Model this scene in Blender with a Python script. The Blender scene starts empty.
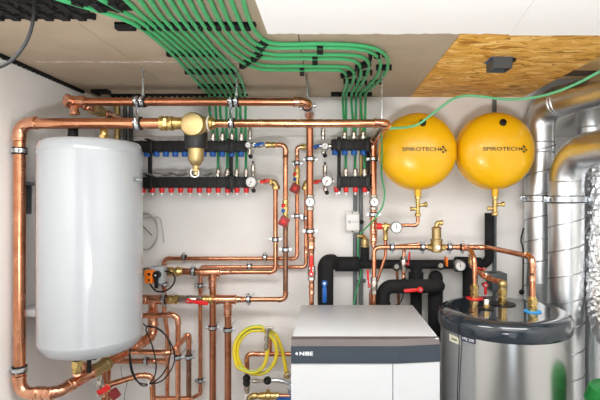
import bpy, math, random
from mathutils import Vector, Matrix
random.seed(7)
PI = math.pi
SC = bpy.context.scene
COL = SC.collection
F = 450.0            # focal length in px of the 600x400 frame
VX, VY, CZ = 328.0, 200.0, 2.07
WALL = 2.55          # y of the back wall
CEIL = CZ + .583
LEFT = -1.315

def P(px, py, d):
    """a measured point of the photo at its real distance d from the camera (metres)"""
    return Vector(((px - VX) * d / F, d, CZ - (py - VY) * d / F))
def CE(px, py, drop=.012):
    return P(px, py, (.583 - drop) * F / (VY - py))
V = Vector

# ------------------------------------------------------------------ materials
MATS = {}
def mat(name, col, rough=.5, metal=0., noise=None, nscale=20., bump=0., bscale=60., coat=0., trans=0., rvar=0., stretch=(1,1,1), emit=None, alpha=None, ior=1.45):
    m = bpy.data.materials.new(name); m.use_nodes = True
    nt = m.node_tree; b = nt.nodes['Principled BSDF']
    b.inputs['Base Color'].default_value = (*col, 1)
    b.inputs['Roughness'].default_value = rough
    b.inputs['Metallic'].default_value = metal
    b.inputs['Coat Weight'].default_value = coat
    b.inputs['Coat Roughness'].default_value = .05
    b.inputs['Transmission Weight'].default_value = trans
    b.inputs['IOR'].default_value = ior
    if alpha is not None: b.inputs['Alpha'].default_value = alpha
    if noise or bump or rvar:
        tc = nt.nodes.new('ShaderNodeTexCoord')
        mp = nt.nodes.new('ShaderNodeMapping'); mp.inputs['Scale'].default_value = stretch
        nt.links.new(tc.outputs['Object'], mp.inputs['Vector'])
    if noise or rvar:
        n = nt.nodes.new('ShaderNodeTexNoise'); n.inputs['Scale'].default_value = nscale; n.inputs['Detail'].default_value = 5
        nt.links.new(mp.outputs['Vector'], n.inputs['Vector'])
    if noise:
        r = nt.nodes.new('ShaderNodeValToRGB')
        r.color_ramp.elements[0].position = .35; r.color_ramp.elements[1].position = .65
        r.color_ramp.elements[0].color = (*noise, 1); r.color_ramp.elements[1].color = (*col, 1)
        nt.links.new(n.outputs['Fac'], r.inputs['Fac']); nt.links.new(r.outputs['Color'], b.inputs['Base Color'])
    if rvar:
        mr = nt.nodes.new('ShaderNodeMapRange'); mr.inputs['To Min'].default_value = max(.02, rough - rvar); mr.inputs['To Max'].default_value = rough + rvar
        nt.links.new(n.outputs['Fac'], mr.inputs['Value']); nt.links.new(mr.outputs['Result'], b.inputs['Roughness'])
    if bump:
        n2 = nt.nodes.new('ShaderNodeTexNoise'); n2.inputs['Scale'].default_value = bscale; n2.inputs['Detail'].default_value = 4
        nt.links.new(mp.outputs['Vector'], n2.inputs['Vector'])
        bp = nt.nodes.new('ShaderNodeBump'); bp.inputs['Strength'].default_value = bump; bp.inputs['Distance'].default_value = .01
        nt.links.new(n2.outputs['Fac'], bp.inputs['Height']); nt.links.new(bp.outputs['Normal'], b.inputs['Normal'])
    MATS[name] = m
    return m
M = MATS
mat('copper', (.76, .355, .205), .25, 1, noise=(.60, .245, .13), nscale=22, rvar=.10, bump=.05, bscale=40)
mat('copper_dark', (.58, .245, .135), .30, 1, noise=(.42, .165, .09), nscale=16, rvar=.10)
mat('copper_fitting', (.86, .45, .29), .20, 1, noise=(.70, .32, .19), nscale=30, rvar=.08)
mat('copper_brown', (.36, .19, .12), .42, 1, noise=(.22, .12, .08), nscale=40, rvar=.12)
mat('brass', (.74, .54, .22), .28, 1, noise=(.58, .40, .14), nscale=25, rvar=.1)
mat('brass_matt', (.50, .38, .18), .46, 1, noise=(.48, .36, .17), nscale=30, rvar=.08)
mat('gold_profile', (.66, .50, .22), .38, 1)
mat('nickel', (.56, .52, .46), .24, 1, rvar=.08)
mat('gauge_rim', (.30, .31, .32), .35, .8)
mat('zinc', (.70, .74, .78), .28, 1, noise=(.55, .59, .63), nscale=60, rvar=.1)
mat('zinc_dull', (.36, .38, .40), .45, 1)
mat('galvanised', (.78, .80, .82), .33, 1, noise=(.68, .71, .74), nscale=9, rvar=.07, bump=.03, bscale=6)
mat('steel_brushed', (.62, .625, .62), .22, 1, rvar=.03, nscale=8, stretch=(1, 1, 40))
mat('foil', (.84, .85, .86), .36, 1, bump=.6, bscale=40)
mat('rubber', (.008, .008, .009), .7)
mat('insulation', (.007, .007, .008), .85, bump=.25, bscale=120)
mat('black_plastic', (.005, .005, .006), .48)
mat('clip_black', (.002, .002, .002), .85)
mat('black_ribbed', (.008, .008, .009), .6, bump=.3, bscale=90)
mat('enamel', (.40, .422, .45), .14, coat=.6)
mat('enamel_pump', (.56, .575, .60), .4)
mat('pump_band', (.036, .048, .064), .42)
mat('pump_strip', (.085, .068, .068), .42)
mat('lid', (.016, .023, .032), .10, coat=.6, bump=.04, bscale=7)
mat('yellow', (.80, .43, .002), .30, coat=.08)
mat('yellow_hose', (.80, .62, .03), .38)
mat('green_pipe', (.055, .40, .15), .36)
mat('green_cable', (.16, .58, .30), .42)
mat('green_plastic', (.005, .15, .025), .5)
mat('blue', (.012, .11, .42), .38)
mat('blue_disc', (.03, .32, .75), .4)
mat('red', (.72, .02, .018), .32)
mat('dark_red', (.30, .03, .03), .45)
mat('orange', (.95, .22, .015), .4)
mat('grey_plastic', (.42, .45, .47), .42)
mat('dark_grey', (.07, .08, .09), .45)
mat('conduit', (.13, .15, .155), .42)
mat('white_plastic', (.78, .78, .76), .4)
mat('clear_plastic', (.85, .86, .86), .18, trans=.7, bump=.5, bscale=60)
mat('wire_grey', (.50, .49, .45), .5)
mat('dial', (.85, .85, .84), .3)
mat('cream', (.80, .78, .62), .6)
mat('letter_black', (.012, .012, .012), .4)
mat('letter_white', (.85, .87, .90), .4)
mat('label_navy', (.012, .016, .05), .4)
mat('badge_grey', (.22, .27, .27), .4)
mat('wall_white', (.86, .85, .835), .85, noise=(.82, .808, .79), nscale=3.5, bump=.06, bscale=90)
mat('plaster_white', (.90, .895, .885), .85, bump=.05, bscale=70)
mat('concrete', (.19, .185, .18), .8, noise=(.15, .147, .143), nscale=6, bump=.1, bscale=40)
mat('board_beige', (.475, .385, .285), .85, noise=(.435, .35, .255), nscale=7, bump=.06, bscale=80)
mat('filler', (.68, .62, .54), .9, noise=(.44, .36, .275), nscale=26)
mat('timber', (.66, .46, .22), .6, noise=(.52, .34, .14), nscale=5, stretch=(1, 14, 14))
mat('timber_dark', (.16, .10, .07), .7, noise=(.10, .06, .04), nscale=5, stretch=(1, 14, 14))
mat('seam_grey', (.42, .40, .38), .8)
mat('fill_panel_white', (.9, .9, .9), .5)

def osb_mat():
    m = bpy.data.materials.new('osb'); m.use_nodes = True; nt = m.node_tree; b = nt.nodes['Principled BSDF']
    L = nt.links.new
    tc = nt.nodes.new('ShaderNodeTexCoord')
    n0 = nt.nodes.new('ShaderNodeTexNoise'); n0.inputs['Scale'].default_value = 11; n0.inputs['Detail'].default_value = 2
    L(tc.outputs['Object'], n0.inputs['Vector'])
    sc = nt.nodes.new('ShaderNodeVectorMath'); sc.operation = 'SCALE'; sc.inputs['Scale'].default_value = .10
    L(n0.outputs['Color'], sc.inputs[0])
    prev = None
    for k, (ang, sx, sy) in enumerate(((.35, 13, 46), (-.5, 11, 40), (.05, 16, 55))):
        ad = nt.nodes.new('ShaderNodeVectorMath'); ad.operation = 'ADD'
        L(tc.outputs['Object'], ad.inputs[0]); L(sc.outputs[0], ad.inputs[1])
        mp = nt.nodes.new('ShaderNodeMapping'); mp.inputs['Rotation'].default_value = (0, 0, ang); mp.inputs['Scale'].default_value = (sx, sy, 8); mp.inputs['Location'].default_value = (k * 3.1, k * 1.7, 0)
        L(ad.outputs[0], mp.inputs['Vector'])
        vo = nt.nodes.new('ShaderNodeTexVoronoi'); vo.inputs['Scale'].default_value = 1.; L(mp.outputs['Vector'], vo.inputs['Vector'])
        sp = nt.nodes.new('ShaderNodeSeparateColor'); L(vo.outputs['Color'], sp.inputs['Color'])
        if prev is None: prev = sp.outputs['Red']
        else:
            th = nt.nodes.new('ShaderNodeMath'); th.operation = 'GREATER_THAN'; th.inputs[1].default_value = .5; L(sp.outputs['Green'], th.inputs[0])
            mx = nt.nodes.new('ShaderNodeMix'); mx.data_type = 'FLOAT'; L(th.outputs[0], mx.inputs['Factor']); L(prev, mx.inputs['A']); L(sp.outputs['Red'], mx.inputs['B'])
            prev = mx.outputs['Result']
    r = nt.nodes.new('ShaderNodeValToRGB'); els = r.color_ramp.elements
    els[0].position = 0; els[0].color = (.40, .16, .018, 1); els[1].position = 1; els[1].color = (.98, .66, .24, 1)
    e = els.new(.2); e.color = (.68, .33, .045, 1)
    e = els.new(.75); e.color = (.84, .47, .095, 1)
    L(prev, r.inputs['Fac']); L(r.outputs['Color'], b.inputs['Base Color']); b.inputs['Roughness'].default_value = .55
    M['osb'] = m
osb_mat()

# ------------------------------------------------------------------ geometry
def basis(axis, hint=None):
    a = V(axis).normalized()
    h = V(hint) if hint else (V((0, 0, 1)) if abs(a.z) < .9 else V((1, 0, 0)))
    u = (h - a * h.dot(a)).normalized()
    return u, a.cross(u), a

class MB:
    def __init__(s): s.v = []; s.f = []
    def add(s, vs, fs):
        n = len(s.v); s.v += [V(x) for x in vs]; s.f += [tuple(i + n for i in f) for f in fs]; return s
    def lathe(s, prof, o, axis=(0, 0, 1), seg=20, hint=None):
        u, w, a = basis(axis, hint); o = V(o)
        vs = []; rings = []
        for r, h in prof:
            if r < 1e-6: rings.append([len(vs)]); vs.append(o + a * h)
            else:
                rings.append(list(range(len(vs), len(vs) + seg)))
                vs += [o + a * h + (u * math.cos(2 * PI * k / seg) + w * math.sin(2 * PI * k / seg)) * r for k in range(seg)]
        fs = []
        for A, B in zip(rings, rings[1:]):
            for k in range(seg):
                k2 = (k + 1) % seg
                if len(A) == 1 and len(B) == 1: break
                if len(A) == 1: fs.append((A[0], B[k2], B[k]))
                elif len(B) == 1: fs.append((A[k], A[k2], B[0]))
                else: fs.append((A[k], A[k2], B[k2], B[k]))
        if len(rings[0]) > 1: fs.append(tuple(reversed(rings[0])))
        if len(rings[-1]) > 1: fs.append(tuple(rings[-1]))
        return s.add(vs, fs)
    def cyl(s, a, b, r, r2=None, seg=16, bev=0.):
        a = V(a); b = V(b); L = (b - a).length; r2 = r if r2 is None else r2
        if bev: pr = [(r - bev, 0), (r, bev), (r2, L - bev), (r2 - bev, L)]
        else: pr = [(r, 0), (r2, L)]
        return s.lathe(pr, a, b - a, seg)
    def hexnut(s, a, b, r):
        return s.cyl(a, b, r, seg=6, bev=r * .1)
    def ringband(s, c, axis, ri, ro, w, seg=24):
        u, ww, a = basis(axis); c = V(c)
        vs = []
        for k in range(seg):
            d = u * math.cos(2 * PI * k / seg) + ww * math.sin(2 * PI * k / seg)
            for r, h in ((ri, -w / 2), (ro, -w / 2), (ro, w / 2), (ri, w / 2)): vs.append(c + d * r + a * h)
        fs = []
        for k in range(seg):
            A = k * 4; B = ((k + 1) % seg) * 4
            for j in range(4): fs.append((A + j, B + j, B + (j + 1) % 4, A + (j + 1) % 4))
        return s.add(vs, fs)
    def torus(s, c, axis, R, r, seg=28, sub=8):
        u, w, a = basis(axis); c = V(c); vs = []; fs = []
        for k in range(seg):
            d = u * math.cos(2 * PI * k / seg) + w * math.sin(2 * PI * k / seg)
            for j in range(sub):
                t = 2 * PI * j / sub
                vs.append(c + d * (R + r * math.cos(t)) + a * r * math.sin(t))
        for k in range(seg):
            for j in range(sub):
                fs.append((k * sub + j, ((k + 1) % seg) * sub + j, ((k + 1) % seg) * sub + (j + 1) % sub, k * sub + (j + 1) % sub))
        return s.add(vs, fs)
    def box(s, c, size, bev=0., axes=None):
        c = V(c); X, Y, Z = axes if axes else (V((1, 0, 0)), V((0, 1, 0)), V((0, 0, 1)))
        hx, hy, hz = size[0] / 2, size[1] / 2, size[2] / 2
        if bev <= 0:
            vs = [c + X * sx * hx + Y * sy * hy + Z * sz * hz for sz in (-1, 1) for sx, sy in ((-1, -1), (1, -1), (1, 1), (-1, 1))]
            return s.add(vs, [(3, 2, 1, 0), (4, 5, 6, 7), (0, 1, 5, 4), (1, 2, 6, 5), (2, 3, 7, 6), (3, 0, 4, 7)])
        b = min(bev, hx * .95, hy * .95, hz * .95)
        vs = []; rings = []
        def ring(ix, iy, z):
            pts = []
            n = 3
            for (sx, sy, a0) in ((1, 1, 0), (-1, 1, PI / 2), (-1, -1, PI), (1, -1, 1.5 * PI)):
                for k in range(n):
                    t = a0 + PI / 2 * k / (n - 1)
                    pts.append(c + X * (sx * (hx - b) + ix * math.cos(t)) + Y * (sy * (hy - b) + iy * math.sin(t)) + Z * z)
            rings.append(list(range(len(vs), len(vs) + len(pts)))); vs.extend(pts)
        for q, z in ((0.0, -hz), (b * .7, -hz + b * .29), (b, -hz + b), (b, hz - b), (b * .7, hz - b * .29), (0.0, hz)):
            q = max(q, b * .02); ring(q, q, z)
        fs = [tuple(reversed(rings[0])), tuple(rings[-1])]
        n = len(rings[0])
        for A, B in zip(rings, rings[1:]):
            for k in range(n): fs.append((A[k], A[(k + 1) % n], B[(k + 1) % n], B[k]))
        return s.add(vs, fs)
    def tube(s, pts, r, seg=12, cap=True, rfun=None):
        pts = [V(p) for p in pts]; n = len(pts)
        T = []
        for i in range(n):
            a = pts[max(0, i - 1)]; b = pts[min(n - 1, i + 1)]
            T.append((b - a).normalized())
        u, w, _ = basis(T[0]); vs = []
        for i in range(n):
            if i:
                u = (u - T[i] * u.dot(T[i])).normalized()
            w = T[i].cross(u)
            rr = rfun(i / (n - 1)) if rfun else r
            vs += [pts[i] + (u * math.cos(2 * PI * k / seg) + w * math.sin(2 * PI * k / seg)) * rr for k in range(seg)]
        fs = []
        for i in range(n - 1):
            for k in range(seg):
                k2 = (k + 1) % seg
                fs.append((i * seg + k, i * seg + k2, (i + 1) * seg + k2, (i + 1) * seg + k))
        if cap:
            fs.append(tuple(reversed(range(seg)))); fs.append(tuple(range((n - 1) * seg, n * seg)))
        return s.add(vs, fs)
    def prism(s, poly, z0, z1, axis='z'):
        n = len(poly)
        vs = [V((x, y, z0)) for x, y in poly] + [V((x, y, z1)) for x, y in poly]
        fs = [tuple(reversed(range(n))), tuple(range(n, 2 * n))] + [(k, (k + 1) % n, n + (k + 1) % n, n + k) for k in range(n)]
        return s.add(vs, fs)
    def sphere(s, c, r, sx=1, sy=1, sz=1, seg=16, rings=10):
        c = V(c); vs = [c + V((0, 0, r * sz))]; fs = []
        for i in range(1, rings):
            t = PI * i / rings
            for k in range(seg):
                p = 2 * PI * k / seg
                vs.append(c + V((r * sx * math.sin(t) * math.cos(p), r * sy * math.sin(t) * math.sin(p), r * sz * math.cos(t))))
        vs.append(c - V((0, 0, r * sz)))
        for k in range(seg): fs.append((0, 1 + k, 1 + (k + 1) % seg))
        for i in range(rings - 2):
            for k in range(seg):
                A = 1 + i * seg; fs.append((A + k, A + seg + k, A + seg + (k + 1) % seg, A + (k + 1) % seg))
        A = 1 + (rings - 2) * seg
        for k in range(seg): fs.append((A + k, len(vs) - 1, A + (k + 1) % seg))
        return s.add(vs, fs)
    def build(s, name, m, parent=None, smooth=True, angle=35):
        off = V((0, 0, 0)); p = parent
        while p is not None: off += p.location; p = p.parent
        me = bpy.data.meshes.new(name)
        if parent is None:
            lo = V([min(v[i] for v in s.v) for i in range(3)]); hi = V([max(v[i] for v in s.v) for i in range(3)])
            base = V(((lo.x + hi.x) / 2, (lo.y + hi.y) / 2, lo.z))
        else: base = V((0, 0, 0))
        me.from_pydata([v - off - base for v in s.v], [], s.f); me.update()
        if smooth:
            me.polygons.foreach_set('use_smooth', [True] * len(me.polygons))
            me.set_sharp_from_angle(angle=math.radians(angle))
        me.materials.append(M[m])
        o = bpy.data.objects.new(name, me); COL.objects.link(o); o.location = base
        if parent is not None: o.parent = parent
        return o

def tag(o, label, cat, group=None, kind=None):
    o['label'] = label; o['category'] = cat
    if group: o['group'] = group
    if kind: o['kind'] = kind
    return o
def thing(name, label, cat, loc, group=None):
    o = bpy.data.objects.new(name, None); COL.objects.link(o); o.location = V(loc); o.empty_display_size = .05
    return tag(o, label, cat, group)
def structure(o): o['kind'] = 'structure'; return o

def arc_pts(a, b, c, rad, n=8):
    d1 = (a - b).normalized(); d2 = (c - b).normalized()
    ang = d1.angle(d2); t = rad / math.tan(ang / 2)
    t = min(t, (a - b).length * .48 if False else (a - b).length * .98, (c - b).length * .98)
    rad = t * math.tan(ang / 2)
    bis = (d1 + d2).normalized(); cen = b + bis * (rad / math.sin(ang / 2))
    p1 = b + d1 * t; p2 = b + d2 * t
    v1 = p1 - cen; v2 = p2 - cen; tot = v1.angle(v2); ax = v1.cross(v2).normalized()
    out = []
    for k in range(n + 1):
        out.append(cen + Matrix.Rotation(tot * k / n, 3, ax) @ v1)
    return out
def fillet(pts, rad, n=8):
    pts = [V(p) for p in pts]; out = [pts[0]]; arcs = []
    for i in range(1, len(pts) - 1):
        rr = rad[i - 1] if isinstance(rad, (list, tuple)) else rad
        d1 = (pts[i - 1] - pts[i]).normalized(); d2 = (pts[i + 1] - pts[i]).normalized()
        if d1.angle(d2) > PI - .03 or rr <= 0: out.append(pts[i]); arcs.append(None); continue
        a = arc_pts(pts[i - 1], pts[i], pts[i + 1], rr, n); arcs.append(a); out += a
    out.append(pts[-1]); return out, arcs
def smooth_curve(pts, n=8):
    pts = [V(p) for p in pts]; out = []
    for i in range(len(pts) - 1):
        p0 = pts[max(0, i - 1)]; p1 = pts[i]; p2 = pts[i + 1]; p3 = pts[min(len(pts) - 1, i + 2)]
        for k in range(n):
            t = k / n
            out.append(.5 * (2 * p1 + (p2 - p0) * t + (2 * p0 - 5 * p1 + 4 * p2 - p3) * t * t + (3 * p1 - p0 - 3 * p2 + p3) * t ** 3))
    out.append(pts[-1]); return out

# ---------------------------------------------------------------- pipe work
def sleeve(parent, c, d, r, L=None, m='copper_fitting', name='coupling'):
    d = V(d).normalized(); L = L or r * 3.4; b = MB()
    c = V(c); R = r * 1.10
    b.lathe([(R, 0), (R * 1.12, L * .05), (R * 1.12, L * .14), (R, L * .2), (R, L * .8), (R * 1.12, L * .86), (R * 1.12, L * .95), (R, L)], c - d * L / 2, d, 18)
    return b.build(name, m, parent)
def run(label, pts, r, m='copper', fr=None, name='copper_pipe', elbows=True, sleeves=(), tees=(), group='copper pipes on the walls', cat='pipe', fm='copper_fitting', bent=()):
    """one soldered pipe run: pipe, its elbows, couplings and tees"""
    pts = [V(p) for p in pts]; fr = fr if fr is not None else r * 1.9
    path, arcs = fillet(pts, fr)
    t = thing(name, label, cat, min(pts, key=lambda p: p.z), group)
    MB().tube(path, r, 16).build('pipe', m, t)
    if elbows:
        for i, a in enumerate(arcs):
            if not a or i in bent: continue
            e0 = (a[0] - a[1]).normalized(); e1 = (a[-1] - a[-2]).normalized(); R = r * 1.11; L = r * 1.2
            b = MB().tube([a[0] + e0 * L] + a + [a[-1] + e1 * L], R, 16)
            for q, e in ((a[0], e0), (a[-1], e1)):
                b.lathe([(R * .98, 0), (R * 1.12, r * .12), (R * 1.12, r * .5), (R * .98, r * .62)], q + e * (L - r * .55), e, 16)
            b.build('elbow', fm, t)
    for c, d in sleeves: sleeve(t, c, d, r, m=fm)
    for tt in tees:
        c, d, d2, r2 = tt
        d = V(d).normalized(); d2 = V(d2).normalized(); c = V(c); R = r * 1.12; b = MB(); L = r * 5.2
        b.lathe([(R, 0), (R * 1.1, L * .04), (R * 1.1, L * .12), (R, L * .16), (R, L * .84), (R * 1.1, L * .88), (R * 1.1, L * .96), (R, L)], c - d * L / 2, d, 18)
        b.lathe([(r2 * 1.12, 0), (r2 * 1.12, R + r2 * 1.6), (r2 * 1.24, R + r2 * 1.7), (r2 * 1.24, R + r2 * 2.1), (r2 * 1.1, R + r2 * 2.2)], c, d2, 18)
        b.build('tee', fm, t)
    return t

def clamp(label, c, axis, r, ear, stud=None, group='pipe clamps'):
    """rubber lined zinc pipe clamp; ear = direction of its two screw ears, stud = point its rod reaches"""
    c = V(c); axis = V(axis).normalized(); ear = V(ear).normalized()
    t = thing('pipe_clamp', label, 'pipe clamp', c, group)
    w = max(.016, r * .8)
    MB().ringband(c, axis, r * 1.0, r + .0050, w * 1.55).build('rubber_liner', 'rubber', t)
    n = axis.cross(ear).normalized()
    b = MB().ringband(c, axis, r + .0045, r + .0072, w * .9)
    for s in (1, -1):
        b.box(c + ear * s * (r + .0125), (w, .017, .010), .0015, (axis, ear, n))
    b.build('band', 'zinc', t)
    for s in (1, -1):
        q = c + ear * s * (r + .0145)
        MB().cyl(q - n * .012, q + n * .012, .0038, seg=8).build('screw', 'zinc', t)
    if stud is not None:
        s = V(stud); d = (s - c).normalized()
        MB().hexnut(c + d * (r + .006), c + d * (r + .018), .008).cyl(c + d * (r + .010), s, .0042, seg=8).build('stud', 'zinc', t)
    return t

def wallpt(p): return V((p.x, WALL, p.z))

def ball_valve(label, c, axis, r, lever, lcol='red', L=None, name='ball_valve', lever_len=.07, face=(0, -1, 0), body='nickel', group='ball valves'):
    """body with two hex ends, stem and a flat lever pointing along 'lever'"""
    c = V(c); a = V(axis).normalized(); f = V(face).normalized(); lv = V(lever).normalized(); L = L or r * 5.5
    t = thing(name, label, 'valve', c, group)
    MB().lathe([(r * 1.1, -L * .34), (r * 1.5, -L * .2), (r * 1.7, 0), (r * 1.5, L * .2), (r * 1.1, L * .34)], c, a, 18).build('body', body, t)
    for s in (1, -1):
        MB().hexnut(c + a * s * L * .26, c + a * s * L * .5, r * 1.55).build('end_nut', body, t)
    q = c + f * r * 1.3
    MB().cyl(q, q + f * r * 1.3, r * .55, seg=12).build('stem', body, t)
    q2 = q + f * r * 1.15
    n = lv.cross(f)
    b = MB().cyl(q2 - f * .003, q2 + f * .003, r * .95, seg=14)
    b.box(q2 + lv * lever_len * .5 + f * .0015, (lever_len, r * 1.05, .005), .002, (lv, n, f))
    b.box(q2 + lv * lever_len * .66 + f * .003, (lever_len * .62, r * 1.45, .008), .003, (lv, n, f))
    h = b.build('lever', lcol, t)
    MB().hexnut(q2 + f * .002, q2 + f * .008, r * .42).build('lever_nut', 'zinc', h)
    return t

def gauge(label, c, r, face=(0, -1, 0), needle=2.2, back=.03, group='round dial gauges'):
    c = V(c); f = V(face).normalized()
    t = thing('dial_gauge', label, 'gauge', c, group)
    gauge_parts(t, c, r, f, needle, back); return t
def gauge_parts(t, c, r, f, needle, back, sub=False):
    b = MB().lathe([(r * .85, 0), (r, .004), (r, back), (r * .88, back + .003), (r * .86, back - .001), (.0, back - .001)], c - f * back, f, 28)
    h = b.build('gauge' if sub else 'housing', 'gauge_rim', t)
    pr = h if sub else t
    MB().cyl(c - f * .0008, c + f * .0006, r * .85, seg=28).build('dial', 'dial', pr)
    u, w, _ = basis(f, (0, 0, 1)); d = u * math.cos(needle) + w * math.sin(needle)
    MB().box(c + f * .0012 + d * r * .25, (r * .85, r * .09, .0008), 0, (d, f.cross(d), f)).cyl(c + f * .0006, c + f * .002, r * .12, seg=10).build('needle', 'letter_black', pr)
    tk = MB()
    for k in range(9):
        ang = -2.1 + 4.2 * k / 8; dd = u * math.cos(ang) + w * math.sin(ang)
        tk.box(c + f * .0010 + dd * r * .74, (r * .16, r * .05, .0006), 0, (dd, f.cross(dd), f))
    o = tk.build('scale', 'dark_grey', pr); o['kind'] = 'stuff'

def text_mesh(body, width, height):
    cu = bpy.data.curves.new('lettering', 'FONT'); cu.body = body; cu.size = 1; cu.offset = .012; cu.resolution_u = 3
    o = bpy.data.objects.new('lettering', cu); COL.objects.link(o)
    dg = bpy.context.evaluated_depsgraph_get(); dg.update()
    me = bpy.data.meshes.new_from_object(o.evaluated_get(dg))
    vs = [v.co.copy() for v in me.vertices]; fs = [tuple(p.vertices) for p in me.polygons]
    bpy.data.objects.remove(o); bpy.data.curves.remove(cu); bpy.data.meshes.remove(me)
    x0 = min(v.x for v in vs); x1 = max(v.x for v in vs); y0 = min(v.y for v in vs); y1 = max(v.y for v in vs)
    return [((v.x - x0) / (x1 - x0) * width, (v.y - y0) / (y1 - y0) * height) for v in vs], fs

# =================================================================== SETTING
def slab(name, x0, x1, y0, y1, z0, z1, m):
    return structure(MB().box(((x0 + x1) / 2, (y0 + y1) / 2, (z0 + z1) / 2), (x1 - x0, y1 - y0, z1 - z0)).build(name, m, smooth=False))
RIGHT, FRONT = 1.75, -2.6
slab('floor', LEFT - .1, RIGHT + .1, FRONT, WALL + .1, -.1, 0, 'concrete')
ztop = CEIL + .25
zs = P(0, 136, WALL).z
slab('wall_back', LEFT - .1, RIGHT + .1, WALL, WALL + .1, 0, zs - .002, 'wall_white')
slab('wall_back_upper', LEFT - .1, RIGHT + .1, WALL, WALL + .1, zs + .0015, ztop, 'wall_white')
slab('trim_1', LEFT, RIGHT, WALL + .004, WALL + .02, zs - .01, zs + .01, 'seam_grey')
slab('wall_left', LEFT - .1, LEFT, FRONT, WALL, 0, ztop, 'wall_white')
slab('wall_right', RIGHT, RIGHT + .1, FRONT, WALL, 0, ztop, 'wall_white')
# front wall behind the camera: unseen opening added to let light in
DX0, DX1, DZ = -.12, .78, 2.15
slab('wall_front', LEFT, DX0, FRONT - .1, FRONT, 0, ztop, 'concrete')
slab('wall_front_pier', DX1, RIGHT, FRONT - .1, FRONT, 0, ztop, 'concrete')
slab('wall_front_lintel', DX0, DX1, FRONT - .1, FRONT, DZ, ztop, 'concrete')
# ceiling boards
XS1, XS2 = -.822, -.105      # seams
xo0, xo1 = .465, 1.105       # the chipboard panel
g = .0012
slab('ceiling', LEFT, XS1 - g, FRONT, WALL, CEIL, CEIL + .02, 'board_beige')
slab('ceiling_board', XS1 + g, XS2 - g, FRONT, WALL, CEIL, CEIL + .02, 'board_beige')
slab('ceiling_board', XS2 + g * 2, xo0 - g, FRONT, WALL, CEIL, CEIL + .02, 'board_beige')
slab('ceiling_panel', xo0 + g, xo1, FRONT, WALL, CEIL, CEIL + .02, 'osb')
slab('ceiling_deck', LEFT - .1, RIGHT + .1, FRONT, WALL + .1, ztop, ztop + .05, 'timber_dark')
# filler line across the beige boards
b = MB(); yy = .583 * F / 138
for k in range(26):
    x0 = -1.25 + k * .037
    b.box((x0 + .0185, yy + random.uniform(-.004, .004), CEIL - .0004), (.0372, random.uniform(.010, .026), .0012))
structure(b.build('ceiling_filler', 'filler', smooth=False))
# white lowered panels
zw = CEIL - .02
yw = .563 * F / 166
xw = (267.5 - VX) * yw / F
def edge(x0, x1, ye, amp):
    n = 40
    return [(x0 + (x1 - x0) * k / n, ye + random.uniform(-amp, amp)) for k in range(n + 1)]
sx0, sx1 = .618, .53 - (yw - 1.33) * 0 - 1.6
p1 = [(xw, FRONT)] + [(-.20, FRONT)] * 0 + [(.618 - .41 * (yw - FRONT) * .35, FRONT)] + [(.618, yw)] + edge(xw, .617, yw, .005)[::-1]
p2 = [(.621 - .41 * (yw - FRONT) * .35, FRONT), (RIGHT, FRONT)] + edge(.621, RIGHT, yw + .014, .002)[::-1]
for poly in (p1, p2):
    structure(MB().prism(poly, zw, CEIL - .0005).build('ceiling_white_board', 'plaster_white', smooth=False))
# open joist bay right of the chipboard
for k, (d0, d1, mm) in enumerate(((1.6, 1.95, 'timber'), (1.98, 2.12, 'timber'), (2.18, 2.26, 'timber_dark'), (2.30, 2.36, 'timber'))):
    b = MB().box((1.43, (d0 + d1) / 2, CEIL + .045 + .012 * k), (.64, d1 - d0, .06))
    structure(b.build('ceiling_joist', mm, smooth=False))

# =================================================================== BOILER (white storage water heater on the left wall)
bx, by, br = -1.0085, 1.92, .2026
z0, z1 = CZ - .634, CZ + .247
t = thing('hot_water_cylinder', 'tall white enamel hot water cylinder hung on the left wall', 'water heater', (bx, by, z0))
MB().lathe([(br, z0 + .062), (br, z1 - .05), ], (bx, by, 0), (0, 0, 1), 72).build('shell', 'enamel', t)
MB().lathe([(0, z0), (br * .72, z0), (br * .86, z0 + .008), (br * .95, z0 + .024), (br * 1.0, z0 + .052), (br * 1.006, z0 + .0585), (br * 1.006, z0 + .0615), (br * .99, z0 + .0625)], (bx, by, 0), (0, 0, 1), 72).build('bottom_cap', 'enamel', t)
MB().lathe([(br * .99, z1 - .0505), (br * 1.006, z1 - .0495), (br * 1.006, z1 - .046), (br * .995, z1 - .034), (br * .97, z1 - .015), (br * .93, z1 - .004), (br * .88, z1), (0, z1 + .004)], (bx, by, 0), (0, 0, 1), 72).build('top_cap', 'enamel', t)
# badge: curved little plate on the right hand side of the shell
def on_cyl(cx, cy, r, ang, z): return V((cx + r * math.sin(ang), cy - r * math.cos(ang), z))
def curved_plate(cx, cy, r, a0, a1, zz0, zz1, th=.0015, n=8, rise=0.):
    b = MB(); vs = []; fs = []
    for k in range(n + 1):
        a = a0 + (a1 - a0) * k / n; dz = rise * k / n
        for rr in (r, r + th):
            vs += [on_cyl(cx, cy, rr, a, zz0 + dz), on_cyl(cx, cy, rr, a, zz1 + dz)]
    for k in range(n):
        A = 4 * k; B = A + 4
        fs += [(A + 2, B + 2, B + 3, A + 3), (A, A + 1, B + 1, B), (A + 1, A + 3, B + 3, B + 1), (A, B, B + 2, A + 2)]
    fs += [(0, 2, 3, 1), (4 * n, 4 * n + 1, 4 * n + 3, 4 * n + 2)]
    return b.add(vs, fs)
za = P(0, 181, 1.80).z; zb = P(0, 175.6, 1.80).z
def ray_ang(px, cx, cy, r):
    dx = (px - VX) / F; A = dx * dx + 1; B = -2 * (cx * dx + cy); Cc = cx * cx + cy * cy - r * r
    q_ = (-B - math.sqrt(max(0, B * B - 4 * A * Cc))) / (2 * A)
    return math.atan2(dx * q_ - cx, cy - q_)
ba0, ba1 = ray_ang(133.3, bx, by, br), ray_ang(142, bx, by, br); bw = ba1 - ba0
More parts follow.
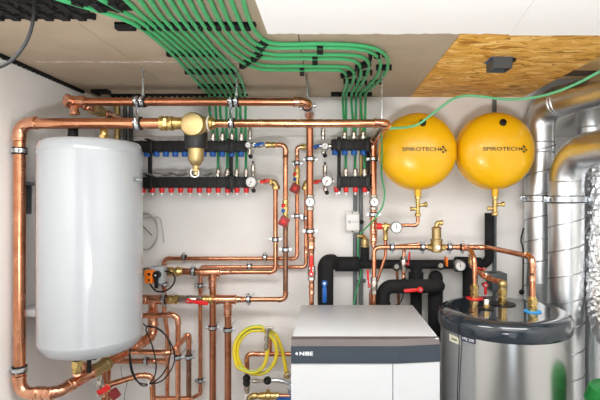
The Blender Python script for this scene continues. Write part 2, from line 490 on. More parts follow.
bd = curved_plate(bx, by, br + .0004, ba0, ba1, za, zb).build('badge', 'badge_grey', t); bd['label'] = 'small grey badge'
curved_plate(bx, by, br + .0020, ba0 + bw * .2, ba0 + bw * .6, za + .008, zb - .009, .0006).build('badge_mark', 'letter_white', bd)
curved_plate(bx, by, br + .0020, ba0 + bw * .72, ba0 + bw * .8, za + .008, zb - .009, .0006).build('badge_mark', 'letter_white', bd)
zt = P(0, 183.5, 1.9).z; zbk = P(0, 313, 1.9).z
MB().box(((LEFT + bx - br * .8) / 2, by + .02, zt), (bx - br * .8 - LEFT, .07, .012)).box((LEFT + .004, by + .02, zt - .06), (.008, .09, .14)).build('wall_bracket', 'dark_grey', t)
MB().box(((LEFT + bx - br * .8) / 2, by + .02, zbk), (bx - br * .8 - LEFT, .10, .03), .004).build('wall_bracket', 'enamel_pump', t)
MB().cyl((bx, by, z1 - .02), (bx, by, z1 + .0), .03).build('top_boss', 'enamel', t)
# fittings on top
def top_port(px, m, h, r):
    q = P(px, 130, by)
    b = MB().cyl((q.x, by, z1), (q.x, by, z1 + h * .55), r).hexnut((q.x, by, z1 + .012), (q.x, by, z1 + .03), r * 1.25)
    b.build('port_fitting', m, t)
top_port(73, 'black_plastic', .15, .020); top_port(104, 'brass', .11, .017)
# bottom fittings
q = P(77, 362, 1.84)
MB().cyl((q.x, q.y, z0 + .004), (q.x, q.y, z0 - .02), .022).build('port_fitting', 'black_plastic', t)
MB().hexnut((q.x, q.y, z0 - .02), (q.x, q.y, z0 - .05), .0225).lathe([(.017, 0), (.021, .008), (.018, .03)], (q.x, q.y, z0 - .074), (0, 0, 1)).build('union_nut', 'brass', t)
q2 = P(89, 362, 1.86)
MB().box((q2.x, q2.y, z0 - .012), (.07, .03, .024), .004).cyl((q2.x, q2.y, z0 - .02), (q2.x, q2.y, z0 - .08), .009).build('drain_spout', 'black_plastic', t)
MB().box((P(100, 360, 1.9).x, 1.93, z0 - .013), (.06, .05, .026), .004).build('thermostat_box', 'grey_plastic', t)
boiler_nut = q

# =================================================================== MAIN PIPE WITH FILTER (front upper pipe)
dA = 1.86; zA = 122.4
xA_r = P(373.5, 0, 2.42).x
pf = lambda px, d: V((P(px, 0, d).x, d, CZ + 76.6 * dA / F))
rA = .0172
run('long horizontal copper pipe in front, turning down left of the yellow vessels', [pf(214, dA), V((xA_r, dA, CZ + 76.6 * dA / F)), V((xA_r, 2.42, CZ + 76.6 * dA / F)), P(373.5, 244, 2.42)], rA, fr=.034,
    sleeves=((P(373.5, 236, 2.42), (0, 0, 1)), (P(373.5, 227, 2.42), (0, 0, 1))), tees=((P(373.5, 226, 2.42), (0, 0, 1), (1, 0, 0), .010),))
rL = .0225
tl = P(19.5, zA, dA); tl.z = CZ + 76.6 * dA / F
bl = P(19.5, 393, dA)
c1 = P(57, 393, dA)
m1 = P(100, 365, 2.03); 
e1 = P(146, 340, 2.34); e2 = P(153, 326, 2.38); e3 = P(153, 306, 2.38)
# straight diagonal from c1 to e1
diag = e1 - c1
run('thick copper pipe round the white cylinder, down the left wall and back below it', [pf(161, dA), tl, bl, c1, e1, V((e3.x, e3.y, e1.z + .02)), e3], rL, fr=[.045, .045, .05, .045, .04], m='copper',
    sleeves=((bl + V((0.105, 0, 0)), (1, 0, 0)), (c1 + diag * .42, diag), (c1 + diag * .80, diag), (c1 + diag * .9, diag), (P(153, 318, 2.38), (0, 0, 1))),
    tees=((c1 + diag * .235, diag, (0, 0, 1), .0165),))
tc = c1 + diag * .235
# riser from the tee to the union nut of the cylinder
run('short copper riser joining the brass nut under the white cylinder', [tc + V((0, 0, rL * 1.1)), V((boiler_nut.x, boiler_nut.y, z0 - .074))], .0155, sleeves=((V((tc.x, tc.y, z0 - .105)), (0, 0, 1)),), m='copper_fitting')
# brass union on diagonal
dn = diag.normalized(); qc = c1 + diag * .43
t = thing('brass_union', 'brass union on the thick pipe below the white cylinder', 'pipe fitting', qc, 'brass fittings')
MB().lathe([(.0228, -.05), (.031, -.045), (.031, -.03), (.027, -.026), (.029, .02), (.033, .024), (.033, .042), (.0228, .048)], qc, dn).build('body', 'brass_matt', t)
MB().hexnut(qc - dn * .044, qc - dn * .026, .034).build('hex_nut', 'brass', t)
MB().hexnut(qc + dn * .026, qc + dn * .042, .036).build('hex_nut', 'brass', t)
# drain cock beneath it
q = qc + V((0, -.0, -.034))
t = thing('drain_cock', 'small nickel drain cock with red lever under the brass union', 'valve', q, 'ball valves')
MB().cyl(q, q - V((0, 0, .10)), .0105).hexnut(q - V((0, 0, .02)), q - V((0, 0, .045)), .016).hexnut(q - V((0, 0, .07)), q - V((0, 0, .09)), .016).build('body', 'nickel', t)
MB().box(q + V((.025, -.022, -.062)), (.062, .006, .026), .0025, (V((.86, 0, .5)), V((0, 1, 0)), V((-.5, 0, .86)))).build('lever', 'red', t)

# dirt / air separator in the front pipe
sx = P(196, 0, dA).x; sz = CZ + 76.6 * dA / F; so = V((sx, dA, sz))
t = thing('dirt_separator', 'brass magnetic dirt separator with black magnet collar in the front pipe', 'separator', so)
MB().lathe([(.030, -.04), (.046, -.036), (.0505, -.02), (.0505, .034), (.047, .038), (.047, .040), (.0505, .042), (.0490, .050), (.044, .058), (.03, .062), (0, .0635)], so + V((0, 0, -.012)), (0, -1, 0), 40).build('body', 'brass_matt', t)
x = V((1, 0, 0))
MB().lathe([(.0245, -.150), (.030, -.147), (.030, -.132), (.026, -.127), (.026, -.112), (.030, -.106), (.030, -.094), (.026, -.090), (.024, -.03)], so, x, 20).hexnut(so - x * .130, so - x * .114, .031).build('inlet_union', 'brass', t)
MB().lathe([(.026, .03), (.029, .040), (.029, .045), (.026, .048), (.026, .054), (.0275, .058), (.0275, .068), (.022, .073), (.0205, .08)], so, x, 20).build('outlet_union', 'brass', t)
MB().cyl(so + x * .0505, so + x * .0545, .031, seg=24).build('seal_ring', 'white_plastic', t)
MB().lathe([(.044, -.036), (.047, -.040), (.047, -.098), (.044, -.104), (.036, -.104)], so, (0, 0, 1), 32).build('magnet_collar', 'black_plastic', t)
MB().lathe([(.032, -.10), (.032, -.150), (.020, -.170), (.013, -.176), (.013, -.186), (.0155, -.188), (.0155, -.196), (.010, -.2), (.010, -.212)], so, (0, 0, 1), 24).build('dirt_bowl', 'brass_matt', t)
MB().torus(so + V((-.004, -.005, -.205)), (0, 1, .2), .017, .0028).build('drain_ring', 'white_plastic', t)

# rear upper pipe
dB = 1.965; zB = CZ + 98.2 * dB / F; xB = -.0948
rB = .0184
dBv = 2.33
xBl = P(73, 0, dB).x
run('copper pipe running highest under the ceiling, then down centre wall', [V((P(84, 0, dB).x, dB, zB)), V((xB - .0, dB, zB)), V((xB, dBv, zB)), P(310, 240, dBv)], rB, fr=.034, m='copper_dark', sleeves=((P(311, 243, dBv), (0, 0, 1)),))
# fix: tee piece at its left end
tb = V((xBl, dB, zB))
t = thing('copper_tee', 'bright copper tee at left end of the highest pipe', 'pipe fitting', tb)
MB().lathe([(.017, -.034), (.026, -.03), (.0285, -.02), (.024, -.012), (.024, .02), (.0265, .026), (.0265, .05), (.0185, .056)], tb, (1, 0, 0)).build('socket', 'copper_fitting', t)
MB().sphere(tb, .0275).build('body', 'copper_fitting', t)
MB().lathe([(.025, 0), (.025, .014), (.028, .018), (.028, .032), (.019, .036)], tb, (-.6, -.8, .1)).build('socket', 'copper_fitting', t)
MB().lathe([(.018, 0), (.018, .045), (.021, .047), (.021, .058), (.016, .06)], tb, (.15, .0, -1)).build('socket', 'copper_fitting', t)
bk0 = tb + V((.02, .03, -.006)); bk1 = P(121, 119, 2.46)
bd_ = (bk1 - bk0).normalized()
run('copper branch pipe slanting back from tee above the white cylinder', [bk0, bk1], .0165, sleeves=((bk0 + bd_ * .06, bd_), (bk0 + bd_ * .27, bd_)), m='copper_fitting')
qv = bk0 + bd_ * .16
t = thing('brass_check_valve', 'brass check valve on the slanting branch above the white cylinder', 'valve', qv, 'brass fittings')
MB().lathe([(.017, -.055), (.026, -.05), (.026, -.036), (.022, -.03), (.0245, -.005), (.0245, .03), (.027, .034), (.027, .048), (.017, .054)], qv, bd_).build('body', 'brass_matt', t)
MB().hexnut(qv - bd_ * .05, qv - bd_ * .036, .028).build('hex_nut', 'brass', t)
MB().cyl(qv, qv + V((0, -.034, .01)), .008).build('plug', 'brass', t)
# gold conduits on wall behind the cylinder
for px, w, y0, y1, lab in ((117, .016, 96, 330, 'gold coloured conduit on back wall behind the white cylinder'), (361, .0095, 96, 176, 'gold coloured conduit behind the right manifold')):
    a = P(px, y0 + .9, WALL - .018); c = P(px, y1, WALL - .018)
    tag(MB().cyl(c, a, w, seg=16).build('conduit', 'gold_profile'), lab, 'conduit', 'conduits on the back wall')
for px, lab in ((125, 'dark grey conduit right of the gold one behind the cylinder'), (131, 'second dark grey conduit behind the white cylinder')):
    tag(MB().cyl(P(px, 330, WALL - .016), P(px, 97.5, WALL - .016), .011, seg=14).build('conduit', 'dark_grey'), lab, 'conduit', 'conduits on the back wall')

# hangers: threaded rod + clamps for the two top pipes
def top_hanger(px, which):
    xa = P(px, 0, dB).x; xb = P(px - 2.3, 0, dA).x
    clamp(f'rubber lined clamp holding highest copper pipe, at the {which} ceiling rod', V((xa, dB, zB)), (1, 0, 0), rB, (0, -1, 0), V((xa, dB, CEIL)), 'pipe clamps')
    xl = P(px - 4, 0, dB).x
    ra = rL if which == 'left' else rA
    clamp(f'clamp on the highest copper pipe carrying the front pipe, {which} pair', V((xl - .006, dB, zB)), (1, 0, 0), rB, (0, -1, 0), None, 'pipe clamps')
    zf = CZ + 76.6 * dA / F
    xf = P(px - 4.5, 0, dA).x
    clamp(f'clamp on the front horizontal copper pipe, {which} of the dirt separator', V((xf, dA, zf)), (1, 0, 0), ra, (0, -1, 0), V((xl - .006, dB - .012, zB - rB - .006)), 'pipe clamps')
top_hanger(143, 'left'); top_hanger(236.5, 'right')
qe = V((xB, dB + .055, zB))
clamp('clamp on the copper elbow under the ceiling above centre wall', qe + V((0, .05, 0)), (0, 1, 0), rB, (1, 0, .2), V((xB, dB + .105, CEIL)))

for px, py, lab in ((382, 69, 'thin threaded rod hanging from ceiling near the right pipe bundle'),):
    a = CE(px, py, 0); 
    tag(MB().cyl(a, V((a.x, a.y, CZ + 76.6 * dA / F + .03)), .0035, seg=8).hexnut(a - V((0, 0, .008)), a, .008).build('threaded_rod', 'zinc'), lab, 'rod')

# clamps on the left wall pipe
for py, w in ((151, 'upper clamp'), (369, 'lower clamp')):
    q = P(19.5, py, dA)
    clamp(f'{w} on the thick copper pipe at left wall', q, (0, 0, 1), rL, (.35, -1, 0), V((LEFT, dA, q.z)))

# =================================================================== HEATING PIPES between the manifolds and the lower pipes
r22, r28 = .0112, .0130
d1, d2, d3 = 2.38, 2.44, 2.505
run('copper pipe from blue valve of left manifold, down to the lower thermostatic valve', [P(268, 145, d1), P(285.5, 145, d1), P(285.5, 201, d1)], r28, fr=.026, sleeves=((P(285.5, 154, d1), (0, 0, 1)),))
run('tarnished brown pipe straight below the lower thermostatic valve', [P(285.5, 226, d1), P(285.5, 291, d1)], r28, m='copper_brown')
run('lowest horizontal copper pipe, turning up at its right end', [P(285.5, 289, d1), P(285.5, 299.5, d1), P(236, 299.5, d1)], r28, fr=.024, sleeves=((P(240, 299.5, d1), (1, 0, 0)),))
run('copper pipe from red valve of left manifold to the thick tee', [P(275.5, 189, d2), P(275.5, 272, d2), P(226, 272, d2)], r28, fr=.026, sleeves=((P(229, 272, d2), (1, 0, 0)),))
run('copper pipe with highest of the horizontal legs, left to orange actuator', [P(303, 147, d3), P(297, 147, d3), P(297, 258.5, d3), P(164.3, 258.5, d3), P(164.3, 312, d3), P(167.3, 332, d3), P(167.3, 420, d3)], r22, fr=[.02, .022, .022, .06, .06],
    sleeves=((P(297, 155, d3), (0, 0, 1)), (P(167.3, 350, d3), (0, 0, 1)), (P(167.3, 374, d3), (0, 0, 1))), tees=((P(167.3, 361, d3), (0, 0, 1), (-1, 0, 0), .0135),), bent=(3, 4))
run('thin copper pipe beside the centre riser, left at mid height and down', [P(306, 183, d3), P(306, 267, d3), P(200.3, 267, d3), P(200.3, 394, d3), P(190, 399, d3)], .0105, fr=[.02, .022, .02], sleeves=((P(306, 250, d3), (0, 0, 1)),), bent=())
# tee pieces and the dark pipes going down
def bigtee(label, c, L, r, leg_r, dirs=(0, 0, -1)):
    c = V(c); t = thing('copper_tee', label, 'pipe fitting', c, 'large copper tees')
    MB().lathe([(r * .9, -L), (r * 1.12, -L * .94), (r * 1.12, -L * .8), (r, -L * .74), (r, L * .5), (r * 1.1, L * .55), (r * 1.1, L * .66), (r * .8, L * .72), (r28 * 1.3, L * .85), (r28 * 1.3, L * 1.1), (r28, L * 1.12)], c, (1, 0, 0), 22).build('body', 'copper_fitting', t)
    if leg_r: MB().lathe([(leg_r * 1.2, 0), (leg_r * 1.15, r * 1.2), (leg_r * 1.3, r * 1.3), (leg_r * 1.3, r * 1.8), (leg_r * 1.1, r * 2.0), (leg_r * 1.1, r * 3.2), (leg_r * 1.2, r * 3.3), (leg_r * 1.2, r * 3.6)], c + V((P(2.5, 0, c.y) - P(0, 0, c.y)).x * V((1, 0, 0)) if False else (0, 0, 0)), dirs, 20).build('leg_socket', 'copper_fitting', t)
    return t
bigtee('large copper tee beside the orange actuator clamp, upper of two', P(212.5, 272, d2), .064, .0245, .0185)
bigtee('large copper tee right of the red ball valve, lower of two', P(228, 299.5, d1), .064, .0235, .0185)
run('dark copper pipe going straight down, left of the two under the tees', [P(212.8, 279, d2), P(212.8, 430, d2)], .0178, m='copper_dark')
run('dark copper pipe going straight down, right of the two under the tees', [P(228, 306, d1), P(228, 430, d1)], .0178, m='copper_dark')
# upper line left of tee: actuator valve
run('short thick copper pipe between brass coupling and upper large tee', [P(183, 271.5, d2), P(203, 272, d2)], .0185, m='copper_dark')
q = P(177.5, 271.5, d2)
t = thing('brass_coupling', 'brass screw coupling right of the actuator valve', 'pipe fitting', q, 'brass fittings')
MB().lathe([(.019, -.045), (.026, -.042), (.026, -.028), (.021, -.022), (.021, -.01), (.026, -.006), (.026, .012), (.022, .018), (.022, .026), (.019, .03)], q, (1, 0, 0), 20).build('body', 'brass', t)
MB().hexnut(q - x * .006, q + x * .012, .028).build('hex_nut', 'brass', t)
q = P(163, 271.5, d2)
t = thing('mixing_valve', 'nickel mixing valve with orange and grey actuator beside white cylinder', 'valve', q)
MB().lathe([(.018, -.11), (.022, -.1), (.024, -.04), (.030, -.01), (.024, .02), (.024, .034)], q, (1, 0, 0), 20).build('body', 'nickel', t)
aq = P(158, 274.5, 2.36)
MB().box(aq, (.072, .055, .088), .005).build('actuator_housing', 'grey_plastic', t)
o = P(150.5, 276, 2.33)
oc = MB().box(o, (.042, .06, .068), .004).build('actuator_cover', 'orange', t); oc['label'] = 'orange actuator cover'
MB().box(o + V((.004, -.0305, .014)), (.016, .001, .012)).cyl(o + V((.004, -.0295, -.016)), o + V((.004, -.0312, -.016)), .006).build('marking', 'letter_black', oc)
kq = P(157.5, 274.5, 2.33)
MB().cyl(kq, kq + V((0, -.028, 0)), .021, .018, bev=.002).box(kq + V((0, -.014, -.038)), (.017, .02, .06), .004).build('setting_knob', 'black_plastic', t)
MB().cyl(kq + V((0, -.028, 0)), kq + V((0, -.0295, 0)), .0045, seg=10).build('knob_mark', 'white_plastic', t)
q = P(166, 299.5, d1)
tag(MB().tube(smooth_curve([P(150, 284, 2.34), P(156, 291, 2.33), P(165, 291, 2.33), P(172, 286, 2.33), P(175, 279, 2.33), P(172, 273, 2.34), P(165, 271, 2.36)]), .0042, 8).build('cable', 'black_plastic'), 'black cable looping under the orange actuator', 'cable')
# lower line
run('thick copper pipe left of the red ball valve, meeting the riser', [P(128, 299.5, d1), P(169, 299.5, d1)], .0215, m='copper_dark', tees=((P(153, 299.5, d1), (1, 0, 0), (0, 0, -1), .0205),), sleeves=((P(141, 299.5, d1), (1, 0, 0)),))
q = P(173, 299.5, d1)
def brass_nut(label, q, s=1.0):
    t = thing('brass_coupling', label, 'pipe fitting', q, 'brass fittings')
    MB().lathe([(.02 * s, -.026), (.0245 * s, -.022), (.0245 * s, -.008), (.021 * s, -.004), (.021 * s, .008), (.026 * s, .012), (.026 * s, .024), (.02 * s, .028)], q, (1, 0, 0), 20).build('body', 'brass', t)
    MB().hexnut(q + x * .008, q + x * .022, .0265 * s).build('hex_nut', 'brass', t)
brass_nut('brass coupling left of the red ball valve', q); brass_nut('brass coupling right of the red ball valve', P(208, 299.5, d1))
run('short copper stub between brass coupling and lower large tee', [P(212, 299.5, d1), P(219, 299.5, d1)], .0185)
ball_valve('nickel ball valve with long red lever on lowest horizontal pipe', P(190.5, 299.5, d1), (1, 0, 0), .0145, (1, 0, -.12), L=.125, lever_len=.105)
# left lower pipes
run('copper pipe bending from behind the white cylinder down at its right', [P(130, 316, 2.30), P(178, 314.5, 2.30), P(178, 425, 2.30)], .0128, fr=.035, elbows=True)
pd0 = P(171, 353, 2.2); pd1 = V((pd0.x, 2.45, pd0.z))
run('copper pipe stepping back to wall, far right of the short lower pipes', [P(128, 351.5, 2.2), pd0, V((pd0.x + .01, 2.45, pd0.z + .02)), V((pd0.x + .01, 2.45, P(0, 349, 2.45).z))], .0135, fr=.026, m='copper')
run('short tarnished brown vertical pipe right of the cable loop', [V((pd0.x + .01, 2.45, P(0, 348, 2.45).z)), V((pd0.x + .01, 2.45, P(0, 430, 2.45).z))], .0133, m='copper_brown')
run('copper pipe behind the black cable loop, ending in a tee', [P(112, 361, d3), P(165, 361, d3)], .0140, m='copper_dark', sleeves=((P(158, 361, d3), (1, 0, 0)),))
run('copper pipe under the cylinder turning down behind the coiled cable', [P(98, 388, 2.25), P(139, 375.5, 2.32), P(152, 376, 2.34), P(153, 399, 2.34)], .0145, fr=[.05, .03], sleeves=((P(106, 385.6, 2.264), P(139, 375.5, 2.32) - P(98, 388, 2.25)),), m='copper', bent=(0,))
run('horizontal copper pipe along the bottom edge of the photo', [P(153, 398.5, 2.44), P(192, 398.5, 2.44)], .0125, sleeves=((P(158, 398.5, 2.44), (1, 0, 0)),))
run('copper pipe going down beneath the brass union, left of the red knob', [P(104, 368, 2.32), P(104, 430, 2.32)], .0135, m='copper_dark', sleeves=((P(104, 392, 2.32), (0, 0, 1)),))
run('thin copper pipe going down, second beneath the brass union', [P(109, 364, 2.36), P(109, 430, 2.36)], .009)
q = P(114.5, 394, 2.26)
t = thing('red_valve_knob', 'dark red square valve knob under the white cylinder', 'valve', q, 'red square knobs')
MB().box(q, (.042, .03, .05), .006, (V((.8, 0, .6)), V((0, 1, 0)), V((-.6, 0, .8)))).build('knob', 'dark_red', t)
MB().cyl(q, q + V((-.03, .0, .02)), .009).build('stem', 'brass', t)

# mixing sets on the two verticals
def mix_valve(label, px, y0, y1, d, ky, kside):
    top = P(px, y0, d); bot = P(px, y1, d); L = (top - bot).length
    t = thing('thermostatic_valve', label, 'valve', bot, 'thermostatic valves')
    MB().lathe([(.012, 0), (.0165, .004), (.0165, .022), (.0135, .026), (.0135, L - .03), (.0165, L - .026), (.0165, L - .004), (.012, L)], bot, (0, 0, 1), 18).build('body', 'brass', t)
    MB().hexnut(bot + V((0, 0, L * .62)), bot + V((0, 0, L * .74)), .0175).build('hex_nut', 'brass', t)
    k = P(px - kside, ky, d - .03)
    MB().box(k, (.050, .034, .050), .007, (V((.9, 0, -.44)), V((0, 1, 0)), V((.44, 0, .9)))).build('knob', 'dark_red', t)
    MB().cyl(k + V((0, -.016, 0)), k + V((0, -.024, 0)), .012, bev=.002).build('knob_button', 'red', t)
    MB().sphere(P(px - 2.2, y0 + (y1 - y0) * .24, d - .012), .011).build('cap', 'red', t).__setitem__('label', 'red cap')
    MB().sphere(P(px - 2.2, y0 + (y1 - y0) * .42, d - .012), .011).build('cap', 'blue', t).__setitem__('label', 'blue cap')
mix_valve('thermostatic valve with red knob on the second pipe, lower one', 285.5, 199, 227, d1, 221.5, 1.5)
mix_valve('thermostatic valve with red knob on the third pipe, upper one', 297, 168, 194, d3, 188.5, 1.8)

# wall clamps
def wclamp(label, px, py, d, axis, r):
    q = P(px, py, d); ear = (1, 0, 0) if axis[2] else (0, -.45, 1)
    clamp(label, q, axis, r, ear, wallpt(q))
Zx, Xx = (0, 0, 1), (1, 0, 0)
wclamp('clamp on the copper pipe below red left manifold valve', 275.5, 239.5, d2, Zx, r28)
wclamp('clamp on second copper pipe below its red knob', 285.5, 249.5, d1, Zx, r28)
wclamp('clamp on third copper pipe, beside the centre riser', 297, 216, d3, Zx, r22)
wclamp('clamp on third copper pipe above its red and blue caps', 297, 163, d3, Zx, r22)
wclamp('clamp on the thin pipe beside the centre riser', 306, 218, d3, Zx, .0105)
wclamp('upper clamp on the centre copper riser', 310, 159, dBv, Zx, rB)
wclamp('lower clamp on the centre copper riser below its gauge', 310, 231, dBv, Zx, rB)
wclamp('clamp on the riser left of the yellow vessels, above its gauge', 373.5, 159, 2.42, Zx, rA)
wclamp('clamp on riser left of yellow vessels, below its gauge', 373.5, 214.5, 2.42, Zx, rA)
wclamp('clamp on topmost horizontal pipe, at its left end', 184, 257.5, d3, Xx, r22)
wclamp('clamp on topmost horizontal pipe, at its right end', 265, 257.5, d3, Xx, r22)
wclamp('clamp on the middle horizontal copper pipe', 249.5, 266.5, d3, Xx, .0105)
wclamp('clamp between brass coupling and upper large tee', 193.5, 271.5, d2, Xx, .0185)
wclamp('clamp on lowest horizontal copper pipe, right of the tee', 248.5, 299.5, d1, Xx, r28)
wclamp('clamp on lowest horizontal pipe left of the brass coupling', 164, 299.5, d1, Xx, .0215)
wclamp('clamp on the vertical pipe under the orange actuator', 164.3, 284.5, d3, Zx, r22)
wclamp('clamp on vertical thin pipe below the upper large tee', 200.3, 285.5, d3, Zx, .0105)
wclamp('clamp near the foot of thin pipe left of dark pipes', 200.3, 380.5, d3, Zx, .0105)
wclamp('clamp on the left dark pipe under the tees', 212.8, 327.5, d2, Zx, .0178)
wclamp('clamp on the right dark pipe under the tees', 228, 329.5, d1, Zx, .0178)
wclamp('clamp on vertical pipe right of the cable loop', 178, 357, 2.30, Zx, .0128)
q = V((pd0.x + .01, 2.45, P(0, 357, 2.45).z)); clamp('clamp on short brown vertical pipe right of cable loop', q, Zx, .0135, Xx, wallpt(q))
wclamp('clamp on copper pipe behind the cable loop', 146, 360.5, d3, Xx, .0140)

# =================================================================== MANIFOLDS
GX = (1, 0, 0)
def manifold(label, side, x_up0, x_up1, y_up, x_lo0, x_lo1, y_lo, blues, reds, ups, lows, hangers, g_up, g_lo, d=2.44):
    t = thing('heating_manifold', label, 'manifold', P((x_lo0 + x_lo1) / 2, y_lo + 14, d), 'underfloor heating manifolds')
    for nm, xa, xb, yc in (('return_bar', x_up0, x_up1, y_up), ('supply_bar', x_lo0, x_lo1, y_lo)):
        a = P(xa, yc, d); c = P(xb, yc, d)
        b = MB().box((a + c) / 2, ((c - a).length, .046, .058), .006)
        n = int((xb - xa) / 9.4)
        for k in range(n + 1):
            q = P(xa + 4 + k * 9.4, yc, d)
            b.box(q, (.006, .050, .0615), .002)
        b.build(nm, 'black_ribbed', t)
    for px in blues:
        q = P(px, y_up + 5.4, d)
        MB().lathe([(.012, .002), (.0155, 0), (.0165, -.006), (.0165, -.022), (.014, -.026)], q, (0, 0, 1), 18).build('return_cap', 'blue', t)
    for px in reds:
        q = P(px, y_lo + 5.4, d)
        c = MB().lathe([(.012, .002), (.0145, 0), (.0150, -.004), (.0135, -.020), (.011, -.027)], q, (0, 0, 1), 18).build('flow_cap', 'red', t)
        MB().cyl(q - V((0, 0, .026)), q - V((0, 0, .041)), .0065, .0055, seg=12).build('flow_glass', 'dial', c)
    for px, yc in [(u, y_up) for u in ups] + [(u, y_lo) for u in lows]:
        q = P(px, yc - 5.2, d)
        MB().lathe([(.010, 0), (.0115, .004), (.0115, .020), (.0135, .022), (.0135, .036), (.0105, .038), (.0105, .044), (.0085, .047)], q, (0, 0, 1), 14).hexnut(q + V((0, 0, .008)), q + V((0, 0, .018)), .0135).build('compression_nut', 'nickel', t)
    for px in hangers:
        a = P(px, y_up - 7, d + .045); c = P(px, y_lo + 11, d + .045)
        b = MB().box((a + c) / 2, (.020, .018, (a - c).length), .003)
        for yc in (y_up, y_lo):
            for s in (-1, 1):
                b.box(P(px, yc + s * 6.2, d), (.022, .10, .008), .002)
            b.box(P(px, yc, d - .027), (.022, .008, .072), .002)
        b.build('hanger', 'black_plastic', t)
        for yy_ in (y_up - 6.8, y_lo + 10.5):
            q = P(px, yy_, d + .034)
            MB().cyl(q, q + V((0, -.006, 0)), .007, seg=12).build('hanger_screw', 'zinc', t)
    # end sets: gauge, air vent, drain
    for (gx, gy, gr, yv0, yv1, ye, nd) in (g_up, g_lo):
        q = P(gx, gy, d)
        MB().cyl(q + V((-.03, 0, 0)), q + V((.035, 0, 0)), .014).build('end_piece', 'nickel', t)
        vq = P(gx + side * 2, 0, d)
        top = P(gx + side * 2, yv0, d); bot = P(gx + side * 2, yv1, d)
        L = (top - bot).length
        MB().lathe([(.009, 0), (.0105, L * .3), (.0125, L * .34), (.0125, L * .86), (.010, L * .9), (.005, L * .92), (.005, L)], bot, (0, 0, 1), 16).build('air_vent', 'nickel', t)
        MB().cyl(top - V((0, 0, .002)), top + V((0, 0, .010)), .0055, seg=10).build('vent_cap', 'black_plastic', t)
        dq = P(gx + side * 1.5, ye, d)
        MB().cyl(P(gx + side * 1.5, gy + 2, d), dq, .0095).hexnut(dq + V((0, 0, .018)), dq + V((0, 0, .006)), .013).build('drain_valve', 'nickel', t)
        MB().sphere(dq + V((.008, -.012, -.004)), .012).build('drain_cap', 'black_plastic', t)
        gauge_parts(t, P(gx, gy, d - .05), gr, V((0, -1, 0)), nd, .045, True)
    return t
sp = 9.4
manifold('long black underfloor heating manifold left, with eleven visible blue caps', 1, 120, 247, 146.5, 120, 249, 182.5,
         [147 - sp * 1 + sp * k for k in range(12)], [133.6 + sp * k for k in range(13)], (213, 222.5, 232, 241.5), (218, 227.3, 236.7, 246), (231, 150),
         (248, 145, .0165, 128, 140, 156, 1.2), (251, 182, .031, 163, 177, 190, 2.6))
manifold('short black heating manifold with four ports left of yellow vessels', -1, 331, 369, 145, 337, 370, 182,
         (335, 344.7, 354, 363.5), (336.5, 346, 355.5, 365), (344.5, 353.7, 363), (345.8, 355.2, 364.6), (339, 368),
         (325, 146, .020, 127, 140, 155, 2.5), (327, 181, .031, 164, 176, 192, 2.6))
# valves of the manifold ends (butterfly handles)
def butterfly(label, px, py, d, col, x0, x1, rr=.0105):
    q = P(px, py, d)
    t = thing('butterfly_valve', label, 'valve', q, 'butterfly handle valves')
    a = P(x0, py, d); c = P(x1, py, d)
    MB().cyl(a, c, rr).hexnut(P(x0, py, d) , P(x0, py, d) + x * .016, rr * 1.5).hexnut(c - x * .016, c, rr * 1.5).lathe([(rr * 1.1, -.02), (rr * 1.6, -.006), (rr * 1.6, .006), (rr * 1.1, .02)], q, (1, 0, 0)).build('body', 'nickel', t)
    MB().cyl(q, q + V((0, -.028, 0)), .006).build('stem', 'nickel', t)
    b = MB().sphere(q + V((0, -.030, 0)), .010)
    for s in (-1, 1): b.box(q + V((s * .015, -.030, s * .004)), (.024, .007, .016), .003)
    b.build('handle', col, t)
butterfly('butterfly valve with blue handle at left manifold end', 260, 145, d1 + .03, 'blue', 253.5, 268)
butterfly('butterfly valve with red handle at left manifold end', 265.5, 181.5, 2.44, 'red', 258, 272)
butterfly('butterfly valve with blue handle at the short manifold', 316.5, 147, 2.46, 'blue', 311.5, 321.5, .009)
butterfly('butterfly valve with red handle at the short manifold', 317, 182, 2.46, 'red', 309, 322.5, .009)
def brass_elbow(label, px0, px1, py, d, ylow, r=.0125):
    pts = [P(px0, py, d), P(px1, py, d), P(px1, ylow, d)]
    path, _ = fillet(pts, .02)
    t = thing('brass_elbow', label, 'pipe fitting', pts[-1], 'brass fittings')
    MB().tube(path, r * 1.2, 14).build('elbow', 'brass_matt', t)
    MB().hexnut(pts[-1], pts[-1] + V((0, 0, .022)), r * 1.7).build('hex_nut', 'brass', t)
    s = 1 if px1 > px0 else -1
    MB().hexnut(pts[0], pts[0] + V((s * .016, 0, 0)), r * 1.6).build('hex_nut', 'brass', t)
brass_elbow('brass elbow right of the red handle of left manifold', 269.5, 276, 182, 2.44, 189.5)
brass_elbow('brass elbow left of the centre riser below manifold valve', 309, 305.7, 182, 2.50, 190)
t = thing('brass_coupling', 'brass coupling right of blue handle at left manifold', 'pipe fitting', P(269, 145, d1), 'brass fittings')
MB().lathe([(.013, -.02), (.018, -.017), (.018, -.005), (.0145, 0), (.0145, .012), (.017, .016), (.017, .03), (.0135, .034)], P(269.5, 145, d1), (1, 0, 0)).build('body', 'brass', t)
t = thing('brass_coupling', 'brass coupling behind the centre riser at its top', 'pipe fitting', P(304, 147, d3), 'brass fittings')
MB().lathe([(.0115, -.03), (.0155, -.026), (.0155, -.012), (.013, -.008), (.013, .02), (.016, .024), (.016, .04), (.0115, .044)], P(306, 147, d3), (1, 0, 0)).build('body', 'brass', t)
